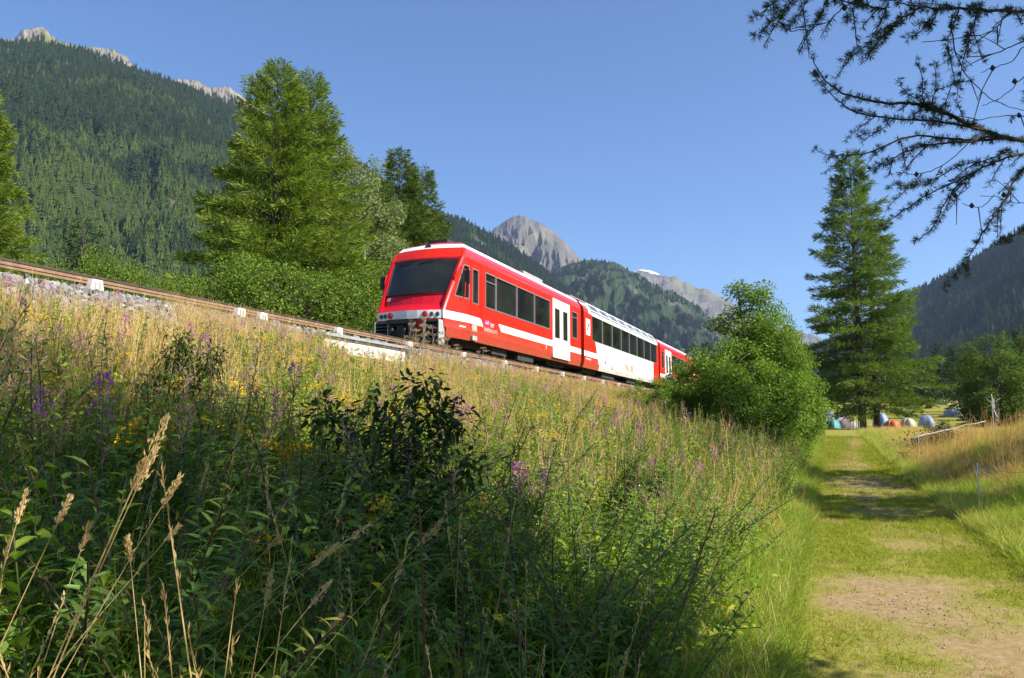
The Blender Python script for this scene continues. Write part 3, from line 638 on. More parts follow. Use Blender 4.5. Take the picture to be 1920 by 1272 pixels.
def end_car(label):
    car = thing('train_car', label, 'train', (U0, TRACK_V, RAIL_Z), group=None)
    L = CAR1_L; body = Geo()
    win = [(X(24.13), X(25.02)), (X(25.06), X(27.02)), (X(27.06), X(28.93)), (X(28.97), X(30.83))]
    wz0, wz1 = 1.615, 2.765
    door = (X(31.15), X(33.5), 0.56, 2.93); sw = (X(33.9), X(34.7), 1.60, 2.745)
    cabd = (X(22.95), X(23.72)); cdw = (X(23.08), X(23.56), 1.62, 2.71)
    cw = (X(22.0), X(22.84), 1.70, 2.73)
    for side in (-1, 1):
        holes = [(a, b, wz0, wz1) for a, b in win] + [door, sw, cdw, (X(22.0) , X(22.84), 1.70, 2.73)]
        xsx = [1.6 - 2.2, X(22.0), X(22.84), cabd[0], cabd[1], cdw[0], cdw[1], L] + [q for w_ in win for q in w_] + [door[0], door[1], sw[0], sw[1]]
        xs_ = sorted(set(xsx[1:])); xs_ = [xs_[0]] + xs_[1:]
        zs_ = [0.72, 0.98, 1.22, 1.60, wz0, 1.62, 1.70, 2.71, 2.73, 2.745, wz1, 0.56, 0.46, 2.93, 2.98, 1.9, 2.1, 2.3, 2.5]
        zs2 = [z for z in zs_ if z >= 0.72]
        gap = (X(24.0), X(24.95))
        mf = lambda x, z: 'white_paint' if (0.98 < z < 1.22 and not (X(23.75) < x < X(25.55))) else 'red_paint'
        wall_grid(body, side, [-9, 0.5, 0.7, 1.0, 1.25, 1.5, 1.75] + xs_ + [X(23.75), X(25.55)], zs2, holes, mf, front=lambda z: float(xf(z)))
        # tapering skirt
        y0, y1 = side * 1.22, side * 1.30
        for a, b in [(None, 0.9), (0.9, 1.3), (1.3, 1.8), (1.8, door[0]), (door[0], door[1]), (door[1], L)]:
            a0 = 0.50 if a is None else a; a1 = 0.41 if a is None else a
            v = [(a0, y0, 0.46), (b, y0, 0.46), (b, y1, 0.72), (a1, y1, 0.72)]
            body.add(v, [[0, 1, 2, 3] if side < 0 else [3, 2, 1, 0]], 'red_paint')
        # cant rail and roof, lengthwise strips
        for (ya, za), (yb, zb), m_ in zip(PROFILE[4:-1], PROFILE[5:], SIDE_M[4:]):
            v = [(xf(za), side * ya, za), (L, side * ya, za), (L, side * yb, zb), (xf(zb), side * yb, zb)]
            body.add(v, [[0, 1, 2, 3] if side < 0 else [3, 2, 1, 0]], m_)
    # raked front: loft of rows, bowed forward in the middle, pillars proud at the sides
    zr = [0.72, 0.98, 1.22, 1.45, 1.74, 2.30, 2.86, 2.98, 3.16, 3.32, 3.45, 3.57, 3.65, 3.68]
    yy = np.array([-1.0, -0.965, -0.90, -0.885, -0.6, -0.3, 0, 0.3, 0.6, 0.885, 0.90, 0.965, 1.0])
    hwz = lambda z: np.interp(z, [q[1] for q in PROFILE], [q[0] for q in PROFILE])
    rows = []
    for z in zr:
        wid = hwz(z); y = yy * wid; b = 0.24 * (1 - yy ** 2) + 0.05 * (1 - np.clip((np.abs(yy) - 0.9) / 0.1, 0, 1) ** 2) * (np.abs(yy) > 0.9)
        if z > 3.5: b = b * 0.9
        rec = np.where(np.abs(yy) < 0.89, 0.07 * np.interp(z, [1.22, 1.3, 2.86, 3.0], [0, 1, 1, 0]), 0)
        rec = rec + np.where(np.abs(yy) < 0.89, 0.10 * np.interp(z, [1.22, 1.4, 1.74, 1.9], [0, 1, 0.3, 0]), 0)
        x = float(xf(z)) - b + 0.24 * 0.0 + rec
        rows.append(np.stack([x, y, np.full(13, z)], 1))
    rows = np.array(rows)
    for r_ in range(len(zr) - 1):
        z = (zr[r_] + zr[r_ + 1]) / 2
        for c_ in range(12):
            m_ = 'white_paint' if (0.98 < z < 1.22 or 3.32 < z < 3.45) else ('shaded_red_paint' if z < 3.0 and 0 < c_ < 11 else 'red_paint' if z < 3.32 else 'skylit_red_paint')
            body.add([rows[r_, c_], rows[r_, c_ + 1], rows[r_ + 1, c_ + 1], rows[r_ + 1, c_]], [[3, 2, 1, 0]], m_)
    # lower front skirt, rear end wall, floor
    y = yy * 1.22; x = 0.50 - 0.2 * (1 - yy ** 2) + 0.12
    low = np.stack([x, y, np.full(13, 0.46)], 1)
    for c_ in range(12): body.add([low[c_], low[c_ + 1], rows[0, c_ + 1], rows[0, c_]], [[3, 2, 1, 0]], 'shaded_red_paint')
    end = [(L, -a, b) for a, b in PROFILE] + [(L, a, b) for a, b in PROFILE[::-1][1:]]
    body.addf(end, [tuple(range(len(end)))], 'red_paint')
    body.add([(0.3, -1.2, 0.47), (L, -1.2, 0.47), (L, 1.2, 0.47), (0.3, 1.2, 0.47)], [[3, 2, 1, 0]], 'under_steel')
    body.obj('body', car)
    # windscreen on the loft
    ws = Geo(); pane = Geo()
    def loft(z, yn):
        wid = float(hwz(z)); return np.array([float(xf(z)) - 0.24 * (1 - yn ** 2) + 0.07, yn * wid, z])
    zz = np.linspace(1.80, 2.88, 6); yn = np.linspace(-0.84, 0.84, 11)
    G = np.array([[loft(a, b) for b in yn] for a in zz]); nrm = np.array([-0.8, 0, 0.6])
    i = np.arange(5)[:, None] * 11 + np.arange(10)[None]
    pane.add((G + nrm * 0.015).reshape(-1, 3), np.stack([i + 11, i + 12, i + 1, i], -1).reshape(-1, 4), 'window_glass')
    ed = [loft(1.77, b) for b in np.linspace(-0.865, 0.865, 9)] + [loft(a, 0.865) for a in np.linspace(1.85, 2.85, 4)] + [loft(2.91, b) for b in np.linspace(0.865, -0.865, 9)] + [loft(a, -0.865) for a in np.linspace(2.85, 1.85, 4)]
    ed = np.array(ed + ed[:2]) + nrm * 0.015
    ws.tube(ed, 0.02, 'black_rubber', 6, False); wso = ws.obj('windscreen', car); pane.obj('pane', wso)
    sun_v = Geo(); A = np.array([[loft(a, b) for b in np.linspace(-0.8, 0.8, 8)] for a in (2.74, 2.86)]) + nrm * 0.02
    for s_ in (-0.35, 0.25):
        g = Geo(); g.tube([loft(2.90, s_) + nrm * 0.05, loft(2.86, s_ + 0.06) + nrm * 0.07, loft(2.80, s_ + 0.45) + nrm * 0.05], 0.014, 'black_rubber', 5); g.obj('wiper', car)
    # lamps in the white band
    def lamp(yc, mat, r, name):
        x = float(xf(1.1)) - 0.24 * (1 - (yc / 1.3) ** 2) - 0.03
        g = Geo(); g.tube([(x + 0.03, yc, 1.10), (x, yc, 1.10)], [r * 1.25, r * 1.25], 'silver_trim' if mat == 'lamp_dark' else 'shaded_red_paint', 12); o = g.obj(name, car)
        q = Geo(); q.tube([(x, yc, 1.10), (x - 0.012, yc, 1.10)], [r, r * 0.8], mat, 12); q.obj('lens', o)
    for s_ in (-1, 1):
        lamp(s_ * 1.08, 'lamp_dark', 0.055, 'headlight'); lamp(s_ * 0.89, 'lamp_dark', 0.055, 'headlight'); lamp(s_ * 0.66, 'lamp_red', 0.075, 'tail_light')
        # slatted corner guard: grey plate, black slats
        g = Geo(); g.box((0.40, s_ * 0.97, 0.55), (0.12, 0.5, 0.72), 'black_rubber'); go_ = g.obj('corner_guard', car)
        for yq in (0.70, 1.215):
            q = Geo(); q.box((0.25, s_ * yq, 0.56), (0.36, 0.03, 0.72), 'grey_box'); q.obj('side_plate', go_)
        for k in range(7):
            q = Geo(); q.box((0.22, s_ * 0.957, 0.25 + k * 0.1), (0.26, 0.46, 0.055), 'black_rubber', ry=0.25); q.obj('slat', go_)
    # coupler group
    g = Geo(); g.box((0.02, 0.18, 0.88), (0.30, 0.85, 0.13), 'black_rubber'); g.box((0.12, -0.2, 0.66), (0.24, 0.2, 0.5), 'black_rubber', rz=0.3); cp = g.obj('coupler', car)
    g = Geo(); g.tube([(0.38, 0.12, 0.62), (-0.06, 0.12, 0.62)], 0.17, 'black_rubber', 14); g.obj('buffer', cp)
    g = Geo(); g.tube([(0.1, 0.42, 0.66), (-0.08, 0.42, 0.66)], [0.11, 0.05], 'chrome', 12); g.obj('coupling_cone', cp)
    g = Geo(); g.box((0.25, 0.05, 0.42), (0.2, 1.1, 0.28), 'under_steel'); g.obj('drawbar', cp)
    for s_ in (-0.25, 0.0, 0.5):
        g = Geo(); g.tube([(0.08, s_ - 0.1, 0.86), (-0.12, s_ - 0.05, 0.62), (-0.10, s_ + 0.08, 0.42), (0.08, s_ + 0.15, 0.4)], 0.022, 'black_rubber', 6); g.obj('hose', cp)
    g = Geo(); v = [(0.16, 0, 0.12), (0.53, -1.15, 0.12), (0.53, -1.15, 0.34), (0.16, 0, 0.34), (0.53, 1.15, 0.12), (0.53, 1.15, 0.34)]
    g.add(v, [[1, 0, 3, 2], [0, 4, 5, 3]], 'under_steel'); g.obj('snow_plough', car)
    # side openings
    for side in (-1, 1):
        for k, (a, b) in enumerate(win): window_part(car, 'window', side, a, b, wz0, wz1, bar=2.48 if k == 0 else None)
        window_part(car, 'window', side, *sw, bar=2.5, fw=0.03)
        window_part(car, 'cab_door_window', side, *cdw, fw=0.03)
        window_part(car, 'cab_window', side, X(22.0), X(22.84), 1.70, 2.73, fw=0.03, shear=0.46)
        g = Geo(); y = side * 1.30; x0 = X(22.0)           # red filler above the slanted edge of the cab window
        g.add([(x0, y, 1.70), (x0 + 0.46, y, 2.73), (float(xf(2.73)), y, 2.73), (x0, y, 2.30)], [[0, 1, 2, 3] if side < 0 else [3, 2, 1, 0]], 'red_paint'); g.obj('corner_panel', car)
        # plug doors: two leaves each
        dm = (door[0] + door[1]) / 2
        for a, b in ((door[0], dm - 0.012), (dm + 0.012, door[1])):
            g = Geo(); yc = side * 1.315; wl = [(a, b, 0.56, 1.42), (a, b, 2.55, 2.93)]; c1_, c2_ = (a + 0.22 * (b - a), b - 0.20 * (b - a)) if a == door[0] else (a + 0.16 * (b - a), b - 0.27 * (b - a))
            for q in ((a, b, 0.56, 1.36), (a, b, 2.56, 2.93), (a, c1_, 1.36, 2.56), (c2_, b, 1.36, 2.56)):
                g.box(((q[0] + q[1]) / 2, side * 1.303, (q[2] + q[3]) / 2), (q[1] - q[0], 0.04, q[3] - q[2]), 'white_paint')
            d_ = g.obj('door', car)
            g = Geo(); g.box(((c1_ + c2_) / 2, side * 1.298, 1.96), (c2_ - c1_ + 0.02, 0.03, 1.22), 'window_glass'); g.obj('door_pane', d_)
        g = Geo(); g.box((dm, side * 1.29, 1.745), (0.03, 0.04, 2.37), 'black_rubber'); g.obj('door_seal', car)
        # cab door outline rebates and handrail
        g = Geo()
        for x in (cabd[0], cabd[1]): g.box((x, side * 1.302, 1.85), (0.018, 0.01, 2.1), 'shaded_red_paint')
        g.box(((cabd[0] + cabd[1]) / 2, side * 1.302, 2.90), (cabd[1] - cabd[0], 0.01, 0.018), 'shaded_red_paint'); g.obj('cab_door', car)
        g = Geo(); g.tube([(cabd[1] + 0.10, side * 1.36, 1.3), (cabd[1] + 0.10, side * 1.36, 2.55)], 0.015, 'red_paint', 6); g.obj('handrail', car)
        # mirror on an arm
        g = Geo(); xm = X(22.20); g.tube([(xm + 0.1, side * 1.32, 1.60), (xm + 0.1, side * 1.46, 1.72), (xm + 0.1, side * 1.48, 2.15)], 0.014, 'red_paint', 6)
        g.tube([(xm + 0.1, side * 1.32, 2.62), (xm + 0.12, side * 1.46, 2.52), (xm + 0.12, side * 1.48, 2.15)], 0.014, 'red_paint', 6); mo = g.obj('mirror_arm', car)
        g = Geo(); g.box((xm + 0.14, side * 1.52, 2.30), (0.07, 0.16, 0.40), 'black_rubber'); g.obj('mirror', mo)
        # side steps
        g = Geo(); xc = X(23.25); g.box((xc, side * 1.303, 0.86), (0.36, 0.012, 0.20), 'grey_box'); g.box((xc, side * 1.30, 0.55), (0.34, 0.05, 0.14), 'grey_box'); st = g.obj('step_plate', car)
        g = Geo(); g.box((xc, side * 1.31, 0.86), (0.07, 0.008, 0.12), 'yellow_paint'); g.obj('step_mark', st)
        g = Geo(); g.box((X(30.0), side * 1.302, 0.80), (0.09, 0.01, 0.12), 'shaded_red_paint'); g.box((X(30.35), side * 1.302, 0.88), (0.05, 0.01, 0.16), 'white_paint'); g.obj('hatch', car)
    # slanted ends of the white band and the lettering between them, on both sides
    for side, rz in ((-1, 0.0), (1, math.pi)):
        g = Geo(); y = side * 1.302; f_ = [[0, 1, 2]] if side < 0 else [[2, 1, 0]]
        g.add([(X(23.75), y, 0.98), (X(23.98), y, 0.98), (X(23.75), y, 1.22)], f_, 'white_paint')
        g.add([(X(25.55), y, 0.98), (X(25.55), y, 1.22), (X(25.28), y, 1.22)], f_, 'white_paint'); g.obj('stripe_tip', car)
        xo = lambda q: q
        sgn = 1 if side < 0 else -1
        bx0 = X(24.12) if side < 0 else X(25.2)
        rot = (math.pi / 2, 0, rz)
        g = Geo(); g.box((bx0 + sgn * 0.17, side * 1.303, 1.16), (0.34, 0.006, 0.13), 'purple_print'); g.obj('logo_block', car)
        text_part('sncf', 0.17, (bx0, side * 1.306, 1.09), 'white_paint', car, rot=rot)
        text_part('ter', 0.27, (bx0 + sgn * 0.40, side * 1.306, 1.04), 'white_paint', car, rot=rot)
        text_part('RHÔNE-ALPES', 0.165, (bx0 - sgn * 0.06, side * 1.306, 0.86), 'white_paint', car, rot=rot)
        g = Geo()
        for k in range(4): g.box((X(22.3) + k * 0.09, side * 1.303, 0.83), (0.06, 0.006, 0.05), 'white_paint')
        g.obj('small_print', car)['kind'] = 'stuff'
    fx = loft(1.62, 0.70); text_part('52', 0.16, (fx[0] - 0.03, 1.03, 1.60), 'white_paint', car, rot=(math.pi / 2 - 0.55, 0, -math.pi / 2 - 0.14))
    # roof gear
    g = Geo(); g.box((2.55, 0.15, 3.74), (0.5, 0.7, 0.18), 'under_steel'); g.obj('roof_horn_box', car)
    g = Geo(); x_ = float(xf(3.38)) - 0.24; g.tube([(x_ + 0.04, 0, 3.385), (x_ - 0.02, 0, 3.385)], 0.10, 'lamp_dark', 12); g.obj('roof_lamp', car)
    g = Geo(); g.box((8.9, -0.1, 3.71), (2.2, 1.2, 0.13), 'grey_box'); g.box((9.2, -0.1, 3.80), (1.0, 0.9, 0.05), 'galvanised'); g.obj('roof_unit', car)
    g = Geo(); g.box((6.0, 0, 3.70), (2.0, 0.9, 0.08), 'skylit_red_paint'); g.obj('roof_hatch', car)
    # gangway bellows
    g = Geo()
    for k in range(5):
        e = 0.06 if k % 2 else 0.0; g.box((L + 0.05 + k * 0.1, 0, 1.93), (0.1, 2.25 - e, 2.9 - e), 'black_rubber')
    g.obj('gangway', car)
    g = Geo(); g.box((4.6, 0, 0.36), (1.3, 2.1, 0.24), 'under_steel'); g.obj('underfloor_box', car); g = Geo(); g.box((7.0, 0, 0.34), (1.6, 2.2, 0.26), 'under_steel'); g.obj('underfloor_box', car)
    bogie(car, 2.5); bogie(car, L - 2.2)
    # the cab narrows a little towards the nose
    def narrow(o):
        for ch in o.children:
            if ch.type == 'MESH' and ch.name.split('.')[0] not in ('bogie', 'wheelset'):
                M = ch.matrix_basis; Mi = M.inverted()
                co = np.array([M @ v.co for v in ch.data.vertices])
                if len(co) and co[:, 0].min() < 1.8:
                    co[:, 1] *= 1 - 0.131 * (1 - sstep(0.25, 1.7, co[:, 0]))
                    ch.data.vertices.foreach_set('co', np.array([Mi @ Vector(c) for c in co]).ravel()); ch.data.update()
            narrow(ch)
    narrow(car)
    return car
car1 = end_car('red train driving car with dark windscreen and number 52, leading the train')
car3 = copy_tree(car1); car3['label'] = 'red train car partly hidden behind the round bush, coupled behind the panoramic car'
PAN0, PAN1 = X(35.8), X(53.6)
car3.location = (U0 + X(54.1) + CAR1_L, TRACK_V, RAIL_Z); car3.rotation_euler = (0, 0, math.pi)
car4 = copy_tree(car1); car4['label'] = 'rearmost red train car, only its roof showing above the bush'
car4.location = (U0 + X(54.1) + CAR1_L + 0.9, TRACK_V, RAIL_Z)

# panoramic middle car
pan = thing('train_car', 'white and red panoramic train car with slanted roof windows', 'train', (U0, TRACK_V, RAIL_Z))
body = Geo(); pw = [(X(37.17) + k * 1.985 * S, X(37.17) + k * 1.985 * S + 1.90 * S) for k in range(8)]
PZ0, PZ1 = 1.77, 2.94
wl0, wl1, wr1 = X(37.75), X(38.48), X(51.82)
for side in (-1, 1):
    holes = [(a, b, PZ0, PZ1) for a, b in pw]
    xs_ = [PAN0, PAN1, wl1, wr1] + [q for w_ in pw for q in w_]
    def mf(x, z):
        if wl1 < x < wr1 and z < PZ0: return 'white_paint'
        if pw[0][0] - 0.05 < x < pw[-1][1] + 0.05 and z >= PZ0: return 'silver_trim' if z < PZ1 else 'white_paint'
        if 0.98 < z < 1.22 and x < wr1: return 'white_paint'
        return 'red_paint'
    wall_grid(body, side, xs_, [0.72, 0.98, 1.22, PZ0, PZ1, 2.98], holes, mf)
    y0, y1 = side * 1.22, side * 1.30
    for a, b, m_ in ((PAN0, wl1, 'red_paint'), (wl1, wr1, 'white_paint'), (wr1, PAN1, 'red_paint')):
        body.add([(a, y0, 0.46), (b, y0, 0.46), (b, y1, 0.72), (a, y1, 0.72)], [[0, 1, 2, 3] if side < 0 else [3, 2, 1, 0]], m_)
    for k, ((ya, za), (yb, zb)) in enumerate(zip(PROFILE[4:-1], PROFILE[5:])):
        m_ = 'white_paint' if k < 4 else 'skylit_red_paint'
        for a, b, mm in ((PAN0, pw[0][0] - 0.5, SIDE_M[4 + k]), (pw[0][0] - 0.5, pw[-1][1] + 0.35, m_), (pw[-1][1] + 0.35, PAN1, SIDE_M[4 + k])):
            body.add([(a, side * ya, za), (b, side * ya, za), (b, side * yb, zb), (a, side * yb, zb)], [[0, 1, 2, 3] if side < 0 else [3, 2, 1, 0]], mm)
for x in (PAN0, PAN1):
    end = [(x, -a, b) for a, b in PROFILE] + [(x, a, b) for a, b in PROFILE[::-1][1:]]; body.addf(end, [tuple(range(len(end)))], 'red_paint')
body.add([(PAN0, -1.2, 0.47), (PAN1, -1.2, 0.47), (PAN1, 1.2, 0.47), (PAN0, 1.2, 0.47)], [[3, 2, 1, 0]], 'under_steel')
body.obj('body', pan)
for side in (-1, 1):
    g = Geo(); y = side * 1.302       # slanted white panel edge
    for za, zb in ((0.72, 0.98), (1.22, PZ0)):
        xa = wl1 + (wl0 - wl1) * (za - 0.46) / (PZ0 - 0.46); xb = wl1 + (wl0 - wl1) * (zb - 0.46) / (PZ0 - 0.46)
        g.add([(xa, y, za), (wl1 + 0.01, y, za), (wl1 + 0.01, y, zb), (xb, y, zb)], [[0, 1, 2, 3] if side < 0 else [3, 2, 1, 0]], 'white_paint')
    g.obj('panel_edge', pan)
    for k, (a, b) in enumerate(pw):
        window_part(pan, 'window', side, a, b, PZ0, PZ1, fw=0.025)
        # slanted roof pane following the cant
        q = Geo(); f = Geo(); e = 0.012; A, B = PROFILE[5], PROFILE[7]
        nn = np.array([0, B[1] - A[1], A[0] - B[0]]); nn = nn / np.linalg.norm(nn)
        pt = lambda x, t: np.array([x, side * (A[0] + (B[0] - A[0]) * t), A[1] + (B[1] - A[1]) * t]) + np.array([0, side * nn[1], nn[2]]) * 0.05
        aa, bb = a - 0.30, b - 0.30 - 0.10
        v = [pt(aa - 0.14, 0.95), pt(aa + 0.16, 0.02), pt(bb + 0.16, 0.02), pt(bb - 0.14, 0.95)]
        q.add(v, [[0, 1, 2, 3] if side < 0 else [3, 2, 1, 0]], 'roof_glass')
        v2 = [v[0] + [-0.04, 0, 0.02], v[1] + [-0.04, 0, -0.03], v[2] + [0.04, 0, -0.03], v[3] + [0.04, 0, 0.02], v[0] + [-0.04, 0, 0.02]]
        f.tube(v2, 0.035, 'white_paint', 5, False)
        fo = f.obj('roof_window', pan); q.obj('pane', fo)
    rz = 0.0 if side < 0 else math.pi; sgn = 1 if side < 0 else -1; rot = (math.pi / 2, 0, rz)
    xt = X(43.6) if side < 0 else X(46.3)
    text_part('1908-2008', 0.52, (xt, side * 1.306, 0.80), 'red_print', pan, rot=rot)
    # line drawing of mountains above the date
    pk = [(-0.5, 0.45), (-0.1, 0.55), (0.15, 0.78), (0.45, 0.66), (0.8, 1.02), (1.1, 0.8), (1.35, 0.9), (1.7, 0.62), (2.1, 0.56), (2.7, 0.42)]
    g = Geo(); g.tube([(xt + sgn * a * 0.95, side * 1.303, 0.98 + b * 0.62) for a, b in pk], 0.016, 'grey_print', 4)
    g.tube([(xt + sgn * (0.8 + a) * 0.95, side * 1.303, 0.98 + b * 0.62) for a, b in ((0, 1.02), (0.05, 0.8), (0.22, 0.66), (0.15, 0.5))], 0.010, 'grey_print', 4); g.obj('mountain_outline', pan)
    # pictogram board near the end
    xb = (X(36.1) + X(36.85)) / 2; g = Geo(); g.box((xb, side * 1.303, 2.37), (0.68, 0.008, 0.66), 'white_paint'); g.box((xb, side * 1.303, 1.98), (0.68, 0.008, 0.05), 'white_paint'); bo = g.obj('emblem_board', pan)
    g = Geo(); g.tube([(xb + sgn * a, side * 1.309, 2.37 + b) for a, b in ((-0.10, -0.22), (-0.14, -0.12), (-0.02, 0.0), (0.10, 0.10), (0.16, 0.22))], [0.02, 0.05, 0.06, 0.04, 0.015], 'lamp_red', 5); g.obj('emblem', bo)
    g = Geo()                       # a line of small print, too small to read
    for k in range(7): g.box((X(36.05) + 0.05 + k * 0.12, side * 1.303, 0.87), (0.08, 0.006, 0.07), 'white_paint')
    g.obj('small_print', pan)['kind'] = 'stuff'
    g = Geo(); g.box((X(41.0), side * 1.303, 0.62 + 0.14), (0.12, 0.008, 0.18), 'under_steel'); g.box((X(39.6), side * 1.303, 0.92), (0.2, 0.008, 0.12), 'lamp_red'); g.obj('hatch', pan)
    g = Geo(); g.tube([(PAN0 + 0.3, side * 0.55, 3.80), (PAN1 - 0.3, side * 0.55, 3.80)], 0.025, 'galvanised', 6); ro = g.obj('roof_rail', pan)
    for k in range(9):
        xq = PAN0 + 0.5 + k * (PAN1 - PAN0 - 1) / 8; q = Geo(); q.tube([(xq, side * 0.55, 3.6), (xq, side * 0.55, 3.8)], 0.02, 'galvanised', 5); q.obj('rail_post', ro)
g = Geo(); g.box((PAN0 + 0.6, 0, 3.74), (0.9, 0.9, 0.16), 'galvanised'); g.obj('roof_unit', pan)
g = Geo(); g.box((PAN0 + 5, 0, 0.35), (2.4, 2.1, 0.26), 'under_steel'); g.obj('underfloor_box', pan); g = Geo(); g.box((PAN0 + 10, 0, 0.35), (2.0, 2.1, 0.26), 'under_steel'); g.obj('underfloor_box', pan)
bogie(pan, PAN0 + 2.3); bogie(pan, PAN1 - 2.3)

# ------------------------------------------------------------------ trees
def larch_tree(name, label, H, R, seed, nb, dens, sl, sw, mat, base=0.06, droop=0.35, group=None, trunks=1, cat='tree', trunk_r=None, shape=0.85, limbk=4, irr=0.5):
    r = np.random.default_rng(seed)
    root = thing(name, label, cat, group=group)
    tr = trunk_r or H * 0.012
    T = Geo()
    zz = np.linspace(-0.4, H, 14); wob = np.cumsum(r.normal(0, 0.012 * H / 14, (14, 2)), 0) * (zz[:, None] > 0)
    tp = np.stack([wob[:, 0], wob[:, 1], zz], 1)
    T.tube(tp, tr * (1 - np.clip(zz / H, 0, 1) ** 0.9) + 0.015, 'bark', 9); T.obj('trunk', root, True)
    Lg = Geo(); B, D, LL, UP = [], [], [], []
    for i in range(nb):
        t = base + (1 - base) * ((i + r.random()) / nb) ** 0.92
        z = t * H; c = np.array([np.interp(z, zz, tp[:, 0]), np.interp(z, zz, tp[:, 1]), z])
        az = i * 2.39996 + r.normal(0, 0.4)
        prof = (1 - t) ** shape * min(1.0, 0.55 + 2.2 * (t - base) / 0.35)
        L = R * prof * (r.uniform(0.68, 1.2) if r.random() > 0.3 * irr else r.uniform(0.3, 0.7)) * (1 + irr * (0.18 * math.sin(2 * az + seed) + 0.12 * math.sin(az * 3 + z * 0.7 + seed))) + 0.25
        p0 = np.interp(t, [0, 0.5, 1], [-0.12, 0.10, 0.75]) + r.normal(0, 0.12)
        h = np.array([math.cos(az), math.sin(az), 0]); sd = np.array([-h[1], h[0], 0])
        s = np.linspace(0, 1, 7)
        bend = r.normal(0, 0.12) * L
        pts = c + h * (L * s)[:, None] + sd * (bend * s ** 2)[:, None]
        pts[:, 2] += L * (math.tan(p0) * s - droop * s ** 2 + droop * 0.62 * s ** 3.2)
        Lg.tube(pts, np.linspace(max(0.012, tr * 0.22 * (1 - t) + 0.012), 0.006, 7), 'bark', limbk, False)
        n = max(6, int(L * dens * r.uniform(0.75, 1.2)))
        u = r.uniform(0.1, 1.02, n) ** 0.75
        pos = np.stack([np.interp(u, s, pts[:, k]) for k in range(3)], 1)
        sgn = r.choice([-1, 1], n)[:, None]
        tw = (0.30 * L * (1.05 - u) + 0.10 + sl * 0.4)[:, None] * r.random((n, 1)) ** 0.8
        pos = pos + sd * sgn * tw + h * tw * 0.45 + np.array([0, 0, -1]) * tw * r.uniform(0.05, 0.45, (n, 1)) + r.normal(0, 0.03 * L ** 0.5, (n, 3))
        d = h * 0.75 + sd * sgn * r.uniform(0.1, 1.0, (n, 1)) + np.array([0, 0, 1.0]) * r.normal(0.12, 0.42, (n, 1)) + r.normal(0, 0.18, (n, 3))
        B.append(pos); D.append(d); LL.append(sl * r.uniform(0.55, 1.3, n) * (0.7 + 0.3 * min(1, L)))
    B = np.concatenate(B); D = np.concatenate(D); LL = np.concatenate(LL)
    Lg.obj('limbs', root, True)
    g = Geo(); blades(g, B, D, LL, LL * sw / sl, mat, fold=0.3, mid=0.5); g.obj('crown', root)
    return root
def leaf_tree(name, label, H, R, seed, nclump, nleaf, leaf, mat, base=0.1, bark='bark', group=None, cat='tree', lump=0.28, stems=3, shape='round', lw=0.55, fine=False):
    r = np.random.default_rng(seed); root = thing(name, label, cat, group=group)
    cl = []
    while len(cl) < nclump:
        q = r.uniform(-1, 1, 3); rr = np.linalg.norm(q[:2])
        z = (q[2] + 1) / 2
        lim = {'round': math.sqrt(max(0, 1 - (2 * z - 0.9) ** 2 / 1.25)), 'cone': (1 - z) ** 0.65 * min(1, 0.5 + z * 3), 'tall': math.sqrt(max(0, 1 - (1.9 * z - 0.8) ** 2 / 1.3))}[shape]
        lim *= 0.75 + 0.45 * vnoise(np.array([math.atan2(q[1], q[0]) * 1.3 + seed]), np.array([z * 4.0 + seed]))[0]
        if rr < lim and rr > lim * 0.25: cl.append((q[0] * R, q[1] * R, (base + (1 - base) * z) * H))
    cl = np.array(cl); cr = R * lump * r.uniform(0.6, 1.3, nclump)
    Lg = Geo(); tips = []
    sb = np.stack([r.normal(0, R * 0.06, stems), r.normal(0, R * 0.06, stems), np.full(stems, -0.3)], 1); hs = []
    stem_ends = []
    for k in range(stems):
        e = np.array([sb[k, 0] * 2 + r.normal(0, R * 0.05), sb[k, 1] * 2 + r.normal(0, R * 0.05), H * r.uniform(0.6, 0.88)])
        s = np.linspace(0, 1, 9)[:, None]; pts = sb[k] * (1 - s) + e * s + np.sin(s * 3.1) * r.normal(0, R * 0.08, (1, 3)) * [1, 1, 0]
        hs.append(pts)
    T = Geo()
    for pts in hs: T.tube(pts, np.linspace(H * 0.013 + 0.01, 0.01, 9), bark, 7, False)
    T.obj('trunk' if stems == 1 else 'stems', root, True)
    for c in cl:
        pts = hs[r.integers(0, stems)]; zt = c[2] - np.hypot(c[0], c[1]) * r.uniform(0.4, 0.9); k = int(np.argmin(np.abs(pts[:, 2] - max(zt, 0.1))))
        a = pts[k]; s = np.linspace(0, 1, 5)[:, None]; m_ = a * (1 - s) + c * s; m_[:, 2] += np.sin(s[:, 0] * 3.1) * 0.02 * H * r.uniform(-0.4, 1)
        Lg.tube(m_, np.linspace(H * 0.004 + 0.003, 0.003, 5), 'twig', 4, False)
    Lg.obj('limbs', root, True)
    w_ = cr ** 1.6; cid = r.choice(nclump, nleaf, p=w_ / w_.sum())
    dr = unit(r.normal(size=(nleaf, 3))); rad = r.random(nleaf) ** 0.45
    pos = cl[cid] + dr * (cr[cid] * rad)[:, None] * [1, 1, 0.8]
    pos[:, 2] = np.maximum(pos[:, 2], 0.05)
    d = dr * 0.6 + r.normal(0, 0.6, (nleaf, 3)) + [0, 0, -0.15]
    up = dr * 0.6 + np.array([0, 0, 1.0]) + r.normal(0, 0.5, (nleaf, 3))
    g = Geo(); LL = leaf * r.uniform(0.6, 1.3, nleaf); (leaves if fine else blades)(g, pos, d, LL, LL * lw, mat, up=up); g.obj('crown', root)
    return root
def place(o, x, y, z, rz=0.0, s=1.0, sz=None):
    o.location = (x, y, z); o.rotation_euler = (0, 0, rz); o.scale = (s, s, sz or s); return o
def spot(px, v):                      # ground point seen in column px at lateral offset v
    p = on_v(px, 790, v); return p[0], v
